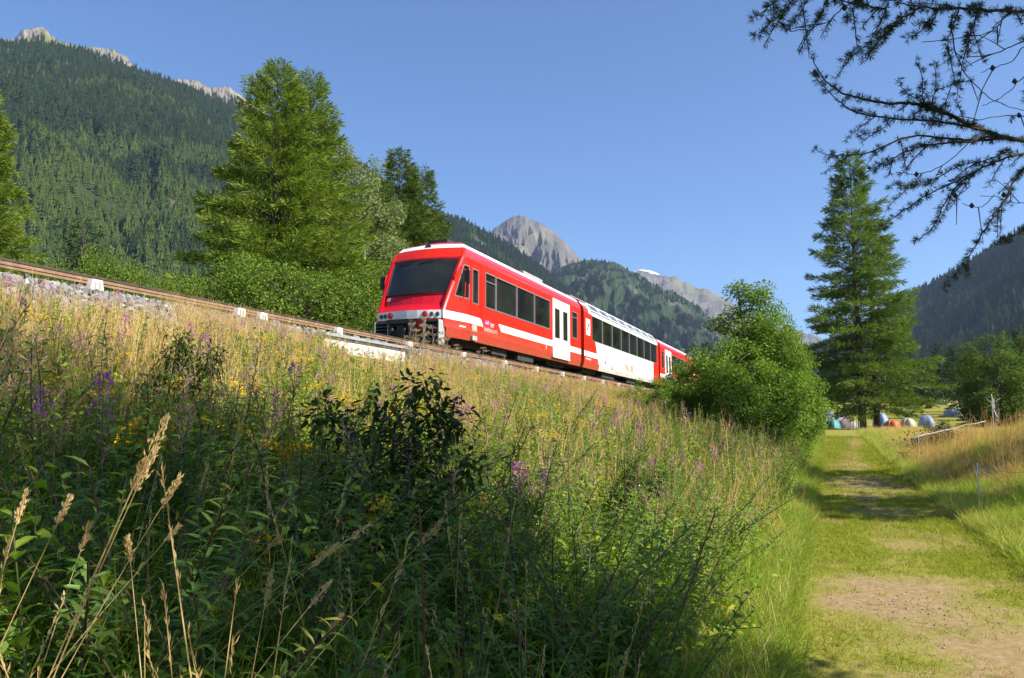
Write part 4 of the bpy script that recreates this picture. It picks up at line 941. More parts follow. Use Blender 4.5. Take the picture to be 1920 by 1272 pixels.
def tree_fit(o, px, topy, v, H0, rz=0.0, wide=1.0, basez=None):
    x, y = spot(px, v); z = float(ground(x, y)) if basez is None else basez
    top = on_v(px, topy, v)[2]; s = (top - z) / H0
    place(o, x, y, z, rz, s * wide, s); return o

# two big larches behind the track and their neighbours
la = larch_tree('larch_tree', 'tallest bushy larch behind the track, left of the train', 16, 5.2, 21, 290, 135, 0.31, 0.044, 'larch_needles', base=0.02, shape=0.84, irr=0.3)
tree_fit(la, 503, 108, 23.5, 16)
lb = larch_tree('larch_tree', 'second tall larch growing against the tallest one behind the track', 15.5, 4.6, 22, 280, 130, 0.31, 0.044, 'larch_needles', base=0.02, shape=0.88, irr=0.3)
tree_fit(lb, 562, 132, 24.5, 15.5)
lc = larch_tree('larch_tree', 'pointed conifer just above the cab roof, taller of a pair', 13, 3.4, 23, 220, 120, 0.33, 0.05, 'conifer_needles', base=0.02, shape=0.9, irr=0.15)
tree_fit(lc, 741, 282, 33, 13)
ld = copy_tree(lc); ld['label'] = 'shorter pointed conifer beside the train cab roof'; tree_fit(ld, 786, 318, 34, 13, 2.1)
le = copy_tree(lc); le['label'] = 'dark conifer crown filling the gap between birch and train cab'; tree_fit(le, 703, 345, 32, 13, 4.0, 1.15)
lf = copy_tree(lb); lf['label'] = 'bright green larch boughs reaching in at the frame edge behind the track'; tree_fit(lf, -85, 128, 17.5, 15.5, 1.2, 0.95)
bi = leaf_tree('birch_tree', 'pale grey-green birch between the big larches and the train', 11, 2.3, 31, 80, 15000, 0.13, 'birch_leaf', base=0.12, bark='birch_bark', stems=2, shape='tall', lump=0.22)
tree_fit(bi, 662, 268, 27.5, 11)
bi2 = copy_tree(bi); bi2['label'] = 'lower pale birch drooping beside the train cab'; tree_fit(bi2, 704, 440, 25, 11, 2.4, 1.25)
sh = leaf_tree('roadside_shrub', 'bright leafy shrub in front of the tallest larch beside the rails', 4.2, 2.0, 41, 80, 22000, 0.085, 'shrub_leaf', base=0.0, stems=5, lump=0.27, cat='shrub')
GS = 'shrubs growing behind the track'
tree_fit(sh, 520, 470, 17.6, 4.2, 0.0, 1.1)
for q, (px, ty, v, wd, lab) in enumerate([(590, 486, 18.2, 1.2, 'leafy shrub below the second tall larch beside the rails'), (655, 540, 18.6, 1.3, 'low pale shrub close to the train cab'), (690, 500, 21, 1.0, 'shrub under the birch next to the train cab'), (445, 500, 20, 1.0, 'shrub at the dark foot of the tallest larch'),
        (350, 505, 21, 0.75, 'dark round shrub between insulator blocks and mountainside'), (250, 482, 24, 0.6, 'shrub standing alone before the forested mountainside'), (195, 458, 25, 0.5, 'slender shrub beside the small dark spruce'), (60, 472, 24, 0.5, 'low shrub behind the rails near the bright larch boughs'), (405, 465, 23, 0.6, 'tall shrub on the shady side of the tallest larch')]):
    o = copy_tree(sh); o['label'] = lab; tree_fit(o, px, ty, v, 4.2, q * 1.3, wd)
sp = larch_tree('spruce_tree', 'small dark spruce poking up behind the rails before the mountainside', 10, 2.2, 51, 90, 60, 0.34, 0.075, 'spruce_needles', base=0.03, shape=0.8, droop=0.5)
tree_fit(sp, 138, 412, 34, 10)

# big free-standing larch beside the path, twin trunks
def base_at(px, py, Y): return at_depth(px, py, Y)
big = larch_tree('larch_tree', 'big free-standing larch with bare lower trunk by the campsite', 29, 7.6, 61, 225, 62, 0.64, 0.080, 'larch_needles_deep', base=0.07, shape=0.86, trunk_r=0.42, droop=0.30)
b = base_at(1617, 803, 73); gz = float(ground(b[0], b[1])); place(big, b[0], b[1], gz, 0.5, 0.88, (at_depth(1612, 284, 73)[2] - gz) / 29)
tw = larch_tree('larch_tree', 'slimmer larch trunk growing against the big free-standing larch', 24, 6.6, 62, 105, 50, 0.66, 0.080, 'larch_needles_deep', base=0.08, shape=0.80, trunk_r=0.32, droop=0.30)
b = base_at(1645, 803, 74); gz = float(ground(b[0], b[1])); place(tw, b[0], b[1], gz, 1.5, 0.92, (at_depth(1640, 380, 74)[2] - gz) / 24)

# alder bush hiding the end of the train
al = leaf_tree('alder_tree', 'tall leafy alder beside the path, its slim top standing above the train', 6.6, 2.0, 71, 210, 42000, 0.10, 'alder_leaf', base=0.03, stems=4, shape='cone', lump=0.19, cat='tree')
b = at_depth(1412, 845, 29); gz = float(ground(b[0], b[1])); top = at_depth(1412, 508, 29)[2]; place(al, b[0], b[1], gz, 0.3, 1.38, (top - gz) / 6.6)
ab = leaf_tree('alder_bush', 'broad round alder bush hiding the rear train cars', 4.0, 2.1, 72, 150, 34000, 0.10, 'alder_leaf', base=0.0, stems=6, shape='round', lump=0.21, cat='bush')
b = at_depth(1380, 850, 26.5); gz = float(ground(b[0], b[1])); top = at_depth(1392, 650, 26.5)[2]; place(ab, b[0], b[1], gz, 0, 1.05, (top - gz) / 4.0)
for px, py, ty, Y, w_, lab in ((1466, 850, 625, 28, 0.72, 'alder bush at the path edge, right below the tall alder'), (1300, 800, 682, 27, 0.66, 'low alder bush in front of the white panoramic car end'), (1225, 775, 712, 26, 0.55, 'smallest alder bush on the bank under the panoramic car'), (1450, 840, 580, 30, 0.72, 'alder bush behind the tall alder on its path side')):
    o = copy_tree(ab); o['label'] = lab; b = at_depth(px, py, Y); gz = float(ground(b[0], b[1])); top = at_depth(px, ty, Y)[2]
    place(o, b[0], b[1], gz, px * 0.7, w_, (top - gz) / 4.0)

# field trees on the right
dk = copy_tree(sp); dk['label'] = 'dark spruce in the gap between the big larch and the field tree'
b = at_depth(1768, 752, 120); place(dk, b[0], b[1], b[2], 1.0, 1.0, (at_depth(1768, 640, 120)[2] - b[2]) / 10)
for px, ty, Y, w_, lab in ((1800, 650, 128, 1.1, 'dark spruce behind the field tree, next to the gap'), (1835, 632, 135, 1.2, 'tall dark spruce rising behind the leafy field tree'), (1890, 618, 120, 1.3, 'broad dark spruce at the field edge under the hanging twigs'), (1925, 610, 110, 1.3, 'dark spruce at the far field corner'), (1745, 672, 150, 1.0, 'spruce half hidden by the big larch boughs'), (1560, 690, 160, 1.2, 'dark spruce seen behind the big larch trunk'), (1700, 690, 165, 1.2, 'spruce beyond the campsite behind the larch')):
    o = copy_tree(sp); o['label'] = lab; b = at_depth(px, 758, Y); z = min(float(b[2]), float(ground(b[0], b[1]))); place(o, b[0], b[1], z, px * 0.3, w_, (at_depth(px, ty, Y)[2] - z) / 10)
ft = leaf_tree('field_tree', 'leafy green tree standing in the field behind the brown bank', 8, 3.0, 81, 80, 16000, 0.20, 'field_leaf', base=0.02, stems=3, shape='tall', lump=0.27)
b = at_depth(1868, 775, 62); gz = float(ground(b[0], b[1])); place(ft, b[0], b[1], gz, 0, 1.0, (at_depth(1868, 630, 62)[2] - gz) / 8)
for px, ty, Y, w_, lab in ((1925, 632, 66, 0.62, 'pointed green conifer beside the leafy field tree'), (1838, 668, 74, 0.55, 'smaller pointed conifer behind the leafy field tree')):
    o = copy_tree(lc); o['label'] = lab; b = at_depth(px, 778, Y); gz = float(ground(b[0], b[1])); place(o, b[0], b[1], gz, px, w_, (at_depth(px, ty, Y)[2] - gz) / 13)
# belt of conifers at the foot of the valley
bx = []
for k in range(900):
    px = rng.uniform(1490, 2150); Y = rng.uniform(260, 800); bx.append(at_depth(px, 796, Y))
bx = np.array(bx); bx[:, 2] = ground(bx[:, 0], bx[:, 1])
scatter('valley_wood', bx, [far_conifer(11, 20, 3.4, 'forest_spruce', 9, 9), far_conifer(12, 22, 3.0, 'forest_larch', 9, 9), far_conifer(13, 18, 3.2, 'forest_spruce', 8, 9)], 'dark wood along the valley floor below the shaded slope', 'wood', rng.uniform(0.6, 1.1, len(bx)), tilt=0.02)
bx = []
for k in range(700):
    px = rng.uniform(-150, 900); v = rng.uniform(90, 420); p = on_v(px, 790, v); bx.append(p)
bx = np.array(bx); bx[:, 2] = ground(bx[:, 0], bx[:, 1])
scatter('hillfoot_wood', bx, [far_conifer(14, 16, 2.8, 'forest_larch', 9, 9), far_conifer(15, 18, 2.6, 'forest_spruce', 9, 9), far_conifer(16, 14, 2.8, 'forest_larch', 8, 9)], 'green conifer wood at the mountain foot behind the railway', 'wood', rng.uniform(0.6, 1.1, len(bx)), tilt=0.02)

# larch beside the photographer: its twigs hang into the picture, its crown shades the near slope
NT = np.array([3.05, -5.2])
ng = float(ground(NT[0], NT[1]))
near = larch_tree('larch_tree', 'near larch whose dark twigs hang in over the path', 11.4, 2.8, 91, 125, 29, 0.31, 0.08, 'near_needles', base=0.30, shape=0.5, trunk_r=0.2, droop=0.3)
place(near, NT[0], NT[1], ng)
CR = lambda x, y: (1380 + x / 2.272, y / 2.272)
BR = [  # polyline in crop pixels, depth start..end, base radius, needles?
 ([(1330, 610), (1227, 600), (1100, 575), (1000, 530), (880, 480), (800, 450), (740, 440), (640, 440), (540, 425), (450, 395), (380, 350), (330, 270), (322, 235)], 4.1, 3.5, 0.019, 1),
 ([(880, 480), (800, 440), (720, 400), (690, 330)], 3.85, 3.7, 0.006, 1), ([(830, 470), (790, 430), (800, 340), (765, 255)], 3.8, 3.9, 0.006, 1), ([(850, 475), (830, 445), (855, 360), (845, 265)], 3.8, 3.6, 0.006, 1), ([(890, 480), (905, 400), (925, 350)], 3.85, 3.75, 0.005, 1),
 ([(1050, 555), (900, 520), (760, 515), (620, 500), (520, 485), (430, 430), (370, 365), (325, 315)], 3.95, 3.8, 0.009, 1), ([(650, 505), (640, 540), (580, 570), (515, 575)], 3.8, 3.75, 0.004, 1),
 ([(1150, 590), (1000, 600), (880, 590), (750, 575), (640, 620), (560, 655), (470, 662), (390, 660), (330, 638)], 4.0, 4.2, 0.010, 1),
 ([(1100, 580), (1000, 605), (850, 610), (760, 630), (660, 680), (560, 735), (450, 795)], 4.0, 3.6, 0.009, 1),
 ([(1300, 640), (1227, 650), (1100, 690), (980, 750), (880, 800), (780, 850), (700, 905), (610, 980)], 4.2, 3.9, 0.010, 1), ([(1000, 745), (930, 800), (880, 880), (850, 960), (800, 1010), (740, 1030)], 4.1, 4.0, 0.006, 1),
 ([(1290, 660), (1227, 720), (1190, 760), (1150, 850), (1100, 910), (1050, 990), (1010, 1070), (950, 1150), (880, 1235)], 4.2, 3.9, 0.011, 1), ([(1170, 640), (1060, 690), (950, 700), (840, 770), (740, 790), (645, 790)], 4.1, 3.8, 0.006, 1), ([(1000, 600), (920, 680), (830, 735), (750, 745), (680, 735)], 4.0, 4.1, 0.004, 0),
 ([(1330, 60), (1227, 45), (1100, 45), (1000, 38), (870, 35), (780, 30), (700, 15), (600, -30)], 3.6, 3.2, 0.013, 1), ([(790, 32), (690, 90), (620, 160), (550, 262)], 3.4, 3.2, 0.008, 2), ([(640, 30), (610, 110), (560, 190), (455, 262)], 3.3, 3.1, 0.005, 1), ([(950, 35), (920, 120), (900, 180), (905, 275)], 3.5, 3.4, 0.006, 1), ([(1040, 40), (1010, 110), (990, 170), (960, 280), (942, 428)], 3.5, 3.3, 0.006, 1),
 ([(920, 60), (915, 150), (950, 280), (1030, 380), (1110, 440), (1240, 475)], 3.5, 3.9, 0.005, 0), ([(1300, 150), (1227, 170), (1130, 220), (1040, 240), (960, 245)], 3.7, 3.5, 0.006, 0), ([(1180, 30), (1110, 120), (1050, 150), (900, 170), (790, 180)], 3.6, 3.4, 0.004, 0), ([(1227, 200), (1170, 270), (1100, 285), (1045, 310)], 3.7, 3.6, 0.004, 0), ([(1260, 300), (1200, 350), (1130, 420), (1050, 450)], 3.8, 3.6, 0.004, 0), ([(1260, 495), (1120, 495), (1000, 520), (880, 525)], 4.0, 3.8, 0.004, 0),
 ([(330, -60), (230, 10), (180, 70), (120, 120), (70, 160)], 3.1, 3.0, 0.006, 2), ([(340, -50), (300, 10), (260, 80), (190, 130)], 3.1, 3.1, 0.005, 2), ([(260, -50), (160, 0), (130, 45), (60, 78)], 3.0, 2.9, 0.004, 1), ([(560, -30), (470, 20), (420, 70), (330, 125), (230, 135), (170, 100)], 3.2, 3.0, 0.004, 0), ([(420, -40), (380, 10), (370, 60), (350, 95)], 3.1, 3.0, 0.005, 1), ([(530, -30), (510, 10), (490, 60), (470, 95)], 3.2, 3.1, 0.005, 1), ([(640, 40), (540, 20), (430, 0), (330, -50)], 3.3, 3.0, 0.006, 1), ([(870, 35), (830, 100), (760, 150), (720, 165)], 3.5, 3.3, 0.004, 1),
 ([(1260, 970), (1227, 982), (1150, 1020), (1095, 1040)], 4.0, 3.9, 0.006, 1), ([(1260, 860), (1190, 870), (1120, 840), (1040, 835)], 4.1, 4.0, 0.003, 0), ([(1100, 830), (1060, 880), (1010, 885), (965, 865)], 4.1, 4.0, 0.003, 0), ([(1000, 790), (900, 880), (840, 890)], 4.0, 4.0, 0.003, 0)]
trunk_top = np.array([NT[0], NT[1], 0])
root_near = near
tg = Geo(); ng_ = Geo(); nb_, nd_ = [], []; cone_pts = []
for pl, d0, d1, r0, needles in BR:
    K = len(pl); ctrl = np.array([at_depth(*CR(*q), d0 + (d1 - d0) * k / (K - 1)) for k, q in enumerate(pl)])
    # smooth and resample
    t = np.linspace(0, K - 1, (K - 1) * 5 + 1); pts = np.stack([np.interp(t, np.arange(K), ctrl[:, k]) for k in range(3)], 1)
    for _ in range(3): pts[1:-1] = (pts[:-2] + 2 * pts[1:-1] + pts[2:]) / 4
    pts[1:-1] += rng.normal(0, 0.0025, pts[1:-1].shape)
    tg.tube(pts, np.linspace(r0 * 0.7, 0.0016, len(pts)), 'twig', 6, False)
    seg = np.linalg.norm(np.diff(pts, axis=0), axis=1); cum = np.concatenate([[0], np.cumsum(seg)])
    if needles:
        ns = int(cum[-1] / (0.0105 if needles == 1 else 0.007)); s = rng.uniform(cum[-1] * (0.12 if r0 > 0.02 else 0.02), cum[-1], ns)
        pos = np.stack([np.interp(s, cum, pts[:, k]) for k in range(3)], 1); tan = unit(np.stack([np.interp(np.minimum(s + 0.02, cum[-1]), cum, pts[:, k]) - np.interp(s - 0.02, cum, pts[:, k]) for k in range(3)], 1))
        out = unit(np.cross(tan, rng.normal(size=(ns, 3))))
        for q in range(13):
            nb_.append(pos + out * 0.004); nd_.append(out * 0.9 + tan * 0.35 + rng.normal(0, 0.55, (ns, 3)))
    # side twiglets
    for q in range(int(cum[-1] * 5)):
        s0 = rng.uniform(0.1, 0.9) * cum[-1]; a = np.array([np.interp(s0, cum, pts[:, k]) for k in range(3)])
        tn = np.array([np.interp(min(s0 + 0.05, cum[-1]), cum, pts[:, k]) for k in range(3)]) - a; tn /= np.linalg.norm(tn) + 1e-9
        dd = unit(tn * 0.8 + rng.normal(0, 0.45, 3) + [0, 0, -0.25]); ln = rng.uniform(0.06, 0.22)
        e = np.array([a + dd * ln * f + np.array([0, 0, -0.15]) * ln * f * f for f in (0, 0.35, 0.7, 1)])
        tg.tube(e, np.linspace(0.003, 0.0015, 4), 'twig', 4, False)
        if needles or rng.random() < 0.35:
            for f in np.arange(0.15, 1.01, 0.014 / ln):
                pp = a + dd * ln * f + np.array([0, 0, -0.15]) * ln * f * f; o_ = unit(np.cross(dd, rng.normal(size=3)))
                nb_.append(np.repeat(pp[None], 11, 0)); nd_.append(o_ * 0.8 + dd * 0.4 + rng.normal(0, 0.55, (11, 3)))
    if not needles:
        for q in range(1): cone_pts.append(pts[rng.integers(2, len(pts) - 1)] + rng.normal(0, 0.01, 3))
for ctr, zt in (((1330, 610), 3.4), ((1300, 640), 3.3), ((1330, 60), 4.6), ((1300, 150), 4.4), ((1260, 495), 3.6), ((1260, 970), 2.9), ((1260, 860), 3.0), ((1260, 300), 4.0), ((330, -60), 5.0), ((260, -50), 5.0), ((420, -40), 5.0), ((600, -30), 5.0)):
    a = at_depth(*CR(*ctr), 4.1 if ctr[0] > 1000 else 3.15); e = np.array([NT[0], NT[1], zt]); s = np.linspace(0, 1, 7)[:, None]
    pts = a * (1 - s) + e * s; pts[:, 2] += np.sin(s[:, 0] * math.pi) * 0.15
    tg.tube(pts, np.linspace(0.02 if ctr[0] > 1000 else 0.01, 0.05, 7), 'twig', 6, False)
for q in cone_pts: ng_.tube([q - [0, 0, 0.012], q, q + [0, 0, 0.016]], [0.004, 0.013, 0.004], 'twig', 6)
inv = Matrix.Translation(-Vector((NT[0], NT[1], ng)))
o = tg.obj('hanging_twigs', near, True); o.matrix_parent_inverse = inv
o = ng_.obj('cones', near, True); o.matrix_parent_inverse = inv; o['kind'] = 'stuff'
nb_ = np.concatenate(nb_); nd_ = np.concatenate(nd_)
g = Geo(); blades(g, nb_, nd_, rng.uniform(0.02, 0.038, len(nb_)), 0.0024, 'near_needles', fold=0.1); o = g.obj('needles', near); o.matrix_parent_inverse = inv; o['kind'] = 'stuff'
# further larches on the right of the path, out of the picture, whose shade falls on path and slope
for x, y, s, rz, lab in ((2.5, -9.8, 1.0, 1.0, 'larch standing back from the path behind the photographer'), (-2.9, -6.5, 1.2, 2.2, 'larch at the path edge behind the photographer'), (16.4, -10.4, 1.15, 3.0, 'young larch right of the path, its shade striping the turf'), (23.2, -11.6, 1.25, 4.4, 'young larch further along whose shade crosses the bare patch')):
    o = near.copy(); C.objects.link(o); o['label'] = lab
    for ch in near.children:
        if ch.name.split('.')[0] in ('trunk', 'limbs', 'crown'):
            c_ = ch.copy(); C.objects.link(c_); c_.parent = o
    place(o, x, y, float(ground(x, y)), rz, s)

# ------------------------------------------------------------------ ground cover
def tuft(n, h, w, mat, spread, bend, lean=0.35, seeds=0, seedmat='grass_straw'):
    g = Geo(); b = np.stack([rng.normal(0, spread, n), rng.normal(0, spread, n), np.full(n, -0.02)], 1)
    d = np.stack([rng.normal(0, lean, n), rng.normal(0, lean, n), np.ones(n)], 1) + b * [2, 2, 0]
    grass_blades(g, b, d, h * rng.uniform(0.5, 1.15, n), w * rng.uniform(0.7, 1.3, n), rng.uniform(0.2, 1.0, n) * bend, mat)
    for k in range(seeds):
        a = np.array([rng.normal(0, spread), rng.normal(0, spread), 0]); dd = unit(np.array([rng.normal(0, 0.16), rng.normal(0, 0.16), 1])); H = h * rng.uniform(1.1, 1.7)
        e = [a, a + dd * H * 0.6, a + dd * H + np.array([rng.normal(0, 0.03), rng.normal(0, 0.03), 0])]
        g.tube(e, [0.0022, 0.0018, 0.001], mat, 3, False)
        m_ = 20; t = rng.uniform(0.76, 1.0, m_)[:, None]; pos = e[0] * (1 - t) + e[2] * t
        blades(g, pos, dd * 1.0 + rng.normal(0, 0.28, (m_, 3)), 0.024, 0.0045, seedmat)
    return g.obj('grass_tuft', link=False)
def herb(H, nl, ll, lw, mat, stem='stem_green', top=None, droop=0.0, stems=1, pitch=0.55, start=0.12, taper=0.5):
    g = Geo()
    for s_ in range(stems):
        base = np.array([rng.normal(0, 0.06), rng.normal(0, 0.06), -0.03]) if stems > 1 else np.array([0, 0, -0.03])
        lean = np.array([rng.normal(0, 0.22), rng.normal(0, 0.22), 1.0]); h = H * rng.uniform(0.7, 1.1)
        t = np.linspace(0, 1, 6)[:, None]; pts = base + lean * h * t + np.array([rng.normal(0, 0.2), rng.normal(0, 0.2), -0.06]) * t ** 2 * h
        g.tube(pts, np.linspace(0.005, 0.002, 6) * (0.6 + H * 0.5), stem, 5, False)
        u = np.linspace(start, 1, nl); az = np.arange(nl) * 2.4 + rng.normal(0, 0.3, nl)
        pos = np.stack([np.interp(u, t[:, 0], pts[:, k]) for k in range(3)], 1)
        d = np.stack([np.cos(az), np.sin(az), np.full(nl, pitch) + rng.normal(0, 0.25, nl)], 1)
        L = ll * (1 - taper * u ** 2) * rng.uniform(0.7, 1.2, nl)
        leaves(g, pos, d, L, L * lw, mat, up=np.tile([0, 0, 1.], (nl, 1)) + rng.normal(0, 0.25, (nl, 3)), sag=droop * 1.6)
        if top == 'wisp':
            m_ = 40; q = rng.uniform(0.72, 1.12, m_)[:, None]; pos = pts[0] * (1 - q) + pts[-1] * q
            blades(g, pos, np.stack([rng.normal(0, 1, m_), rng.normal(0, 1, m_), rng.uniform(0.4, 1.2, m_)], 1), 0.06, 0.0048, 'seed_fluff')
    return g.obj('herb', link=False)
def mat_patch(n, r, leaf, mat):
    g = Geo(); b = np.stack([rng.normal(0, r, n), rng.normal(0, r, n), rng.uniform(0.0, 0.28, n)], 1)
    d = np.stack([rng.normal(0, 1, n), rng.normal(0, 1, n), rng.normal(0.15, 0.35, n)], 1); L = leaf * rng.uniform(0.6, 1.3, n)
    leaves(g, b, d, L, L * 0.55, mat, up=np.tile([0, 0, 1.], (n, 1)) + rng.normal(0, 0.3, (n, 3)), sag=0.3)
    return g.obj('leaf_patch', link=False)
def slope_points(n, u0, u1, v0, v1, near=0.0, dens=None):
    """random points on the bank, thinning with distance"""
    u = u0 + (u1 - u0) * rng.random(n) ** (1.0 + near); v = rng.uniform(v0, v1, n)
    if dens is not None:
        k = rng.random(n) < dens(u, v); u, v = u[k], v[k]
    k = np.hypot(u, v) > 1.5; u, v = u[k], v[k]
    k = ~((np.abs(u - 14.55) < 1.9) & (v > 7.7)); u, v = u[k], v[k]
    k = (rng.random(len(u)) < np.where((u < 9.4) & (v > 8.4), 0.35, 1.0)); u, v = u[k], v[k]
    p = np.stack([u, v, ground(u, v)], 1); return p[in_view(p, 420, 900)]
hs = lambda p: np.interp(p[:, 1], [0.3, 1.0, 3.0, 6.0, 8.0, 8.8, 9.3, 9.75], [0.5, 0.9, 1.0, 0.78, 0.62, 0.48, 0.36, 0.24])
clump = lambda u, v, s, o: fbm(u * s + o, v * s + o, 3)
# green grass
p = slope_points(60000, -1, 75, 0.35, 9.2, 1.0, lambda u, v: 0.25 + 0.6 * (clump(u, v, 0.5, 3) > 0.42))
scatter('bank_grass', p, [tuft(22, 0.50, 0.008, 'grass_green', 0.07, 0.7) for k in range(4)] + [tuft(16, 0.62, 0.007, 'grass_green', 0.05, 0.5, 0.25)], 'tall green grass growing thickly over the railway embankment', 'grass', hs(p) * (0.45 + 0.95 * rng.random(len(p)) ** 1.3) * (0.75 + 0.55 * clump(p[:, 0], p[:, 1], 0.8, 55)))
# dry grass, most of it high on the bank and in the open strip near the path
dryd = lambda u, v: np.clip(0.03 + 0.85 * sstep(3.6, 5.8, v) * (0.16 + 0.84 * (clump(u, v, 0.55, 9) > 0.44)) + 0.30 * sstep(0.6, 1.1, v) * (1 - sstep(2.6, 4.0, v)) * sstep(6.5, 9, u) * (1 - sstep(20, 28, u)) * (0.3 + 0.7 * (clump(u, v, 0.6, 14) > 0.45)), 0, 1)
p = slope_points(64000, -1, 75, 0.5, 9.25, 0.7, dryd)
q = slope_points(6000, 9.4, 60, 8.5, 9.7, 0.6); p = np.concatenate([p, q[(np.abs(q[:, 0] - 14.55) > 1.95)]])
scatter('bank_dry_grass', p, [tuft(16, 0.55, 0.006, 'grass_dry', 0.06, 0.45, 0.28, 3) for k in range(3)] + [tuft(12, 0.6, 0.005, 'grass_straw', 0.05, 0.35, 0.2, 5) for k in range(2)], 'dry golden grass with seed heads on the sunny embankment', 'dry grass', hs(p) * (0.45 + 0.95 * rng.random(len(p)) ** 1.3) * (0.75 + 0.55 * clump(p[:, 0], p[:, 1], 0.8, 55)))
# leafy herbs, without flowers
hd = lambda u, v: np.clip((0.35 + 0.65 * (clump(u, v, 0.4, 21) > 0.43)) * (1 - 0.1 * sstep(4.5, 7.5, v)), 0, 1)
p = slope_points(34000, -1, 75, 0.85, 9.0, 1.0, hd); p = p[np.hypot(p[:, 0], p[:, 1]) > 2.7]; upp = sstep(3.2, 5.2, p[:, 1]); rr = rng.random(len(p)); near_ = np.hypot(p[:, 0], p[:, 1]) < 4.5
scatter('bank_herbs', p, [herb(0.95, 60, 0.13, 0.16, 'fireweed_leaf', 'stem_red', None, 0.25) for k in range(3)] + [herb(0.8, 30, 0.11, 0.42, 'herb_leaf', 'stem_green', None, 0.3, 2) for k in range(2)] + [herb(1.0, 44, 0.12, 0.16, 'fireweed_leaf', 'stem_red', 'wisp', 0.25) for k in range(2)] + [herb(0.6, 26, 0.09, 0.3, 'yellowing_leaf', 'stem_green', None, 0.2, 2)],
        'mixed leafy weeds crowding the railway embankment', 'weeds', tilt=0.27, scl=hs(p) * (0.45 + 0.95 * rng.random(len(p)) ** 1.3) * (0.75 + 0.55 * clump(p[:, 0], p[:, 1], 0.8, 55)), idx=np.where(rr < 0.26 * upp, 7, np.where(rr < 0.60 * upp, rng.integers(3, 5, len(p)), np.where((rr > 1 - 0.16 * upp - 0.05) & ~near_, rng.integers(5, 7, len(p)), rng.choice(5, len(p), p=[0.25, 0.25, 0.25, 0.13, 0.12])))))
p = slope_points(16000, -1, 60, 0.95, 8.8, 1.2)
scatter('bank_leaf_litter', p, [mat_patch(26, 0.14, 0.085, 'herb_leaf'), mat_patch(26, 0.14, 0.075, 'fireweed_leaf'), mat_patch(20, 0.12, 0.10, 'herb_leaf'), mat_patch(18, 0.12, 0.08, 'yellowing_leaf')], 'low broad leaves covering the ground of the embankment', 'ground cover', rng.uniform(0.7, 1.4, len(p)), idx=rng.choice(4, len(p), p=[0.36, 0.36, 0.2, 0.08]))
# path: short turf, thin where worn
n = 110000; u = 2.2 + 50 * rng.random(n) ** 1.9; v = rng.uniform(-2.7, 0.55, n)
k = rng.random(n) > np.minimum(worn(u, v) * 1.1, 0.93); u, v = u[k], v[k]; p = np.stack([u, v, ground(u, v)], 1); p = p[in_view(p, 300, 300)]
wv = worn(p[:, 0], p[:, 1])
tidx = np.where(rng.random(len(p)) < 0.10 + 0.6 * sstep(0.10, 0.5, wv) + 0.75 * sstep(0.44, 0.58, clump(p[:, 0], p[:, 1], 1.4, 5)), rng.integers(3, 5, len(p)), rng.integers(0, 3, len(p)))
scatter('path_turf', p, [tuft(16, 0.052, 0.0038, 'turf_green', 0.032, 0.8, 0.7) for k in range(3)] + [tuft(14, 0.042, 0.0034, 'turf_dry', 0.032, 0.9, 0.9) for k in range(2)], 'short trodden turf of the footpath', 'turf', rng.uniform(0.6, 1.3, len(p)) * (1 + 0.05 * np.minimum(p[:, 0], 40)), idx=tidx)
# soft verge on both sides of the path
n = 26000; u = 2.5 + 60 * rng.random(n) ** 1.6; v = np.where(rng.random(n) < 0.62, 0.36 + np.abs(rng.normal(0, 0.5, n)), -2.05 - np.abs(rng.normal(0, 0.5, n)))
p = np.stack([u, v, ground(u, v)], 1); p = p[in_view(p, 300, 300)]
scatter('path_verge', p, [tuft(22, 0.26, 0.006, 'turf_green', 0.06, 1.1, 0.5) for k in range(2)] + [tuft(22, 0.30, 0.006, 'grass_green', 0.06, 1.2, 0.5) for k in range(2)] + [tuft(12, 0.32, 0.0045, 'grass_straw', 0.05, 0.9, 0.6)], 'soft longer grass fringing both sides of the footpath', 'grass', rng.uniform(0.6, 1.4, len(p)))
# right-hand bank
n = 24000; u = 7 + 62 * rng.random(n) ** 1.3; v = -2.3 - 10 * rng.random(n) ** 1.2
hu = np.exp(-((u - 29.5) / 6.5) ** 2 - ((v + 6.2) / 3.4) ** 2)
k = rng.random(n) < 0.15 + 0.85 * np.maximum(clump(u, v, 0.55, 33) > 0.45, hu > 0.3); u, v = u[k], v[k]
p = np.stack([u, v, ground(u, v)], 1); p = p[in_view(p, 300, 300)]
scatter('field_bank_grass', p, [tuft(20, 0.60, 0.006, 'grass_dry', 0.09, 0.8, 0.5, 2) for k in range(3)] + [tuft(18, 0.65, 0.006, 'grass_straw', 0.08, 0.6, 0.35, 4), tuft(20, 0.45, 0.007, 'grass_green', 0.08, 0.7, 0.4)], 'long dry grass drooping over the bank right of the path', 'dry grass', rng.uniform(0.6, 1.25, len(p)) * np.interp(p[:, 1], [-10, -4, -2.3], [0.45, 0.9, 0.6]) * np.interp(p[:, 0], [33, 42], [1.0, 0.55]) * (0.5 + 1.0 * clump(p[:, 0], p[:, 1], 0.7, 77)), idx=np.where(clump(p[:, 0], p[:, 1], 0.35, 88) > 0.5, 4, rng.choice(5, len(p), p=[0.22, 0.20, 0.20, 0.14, 0.24])))
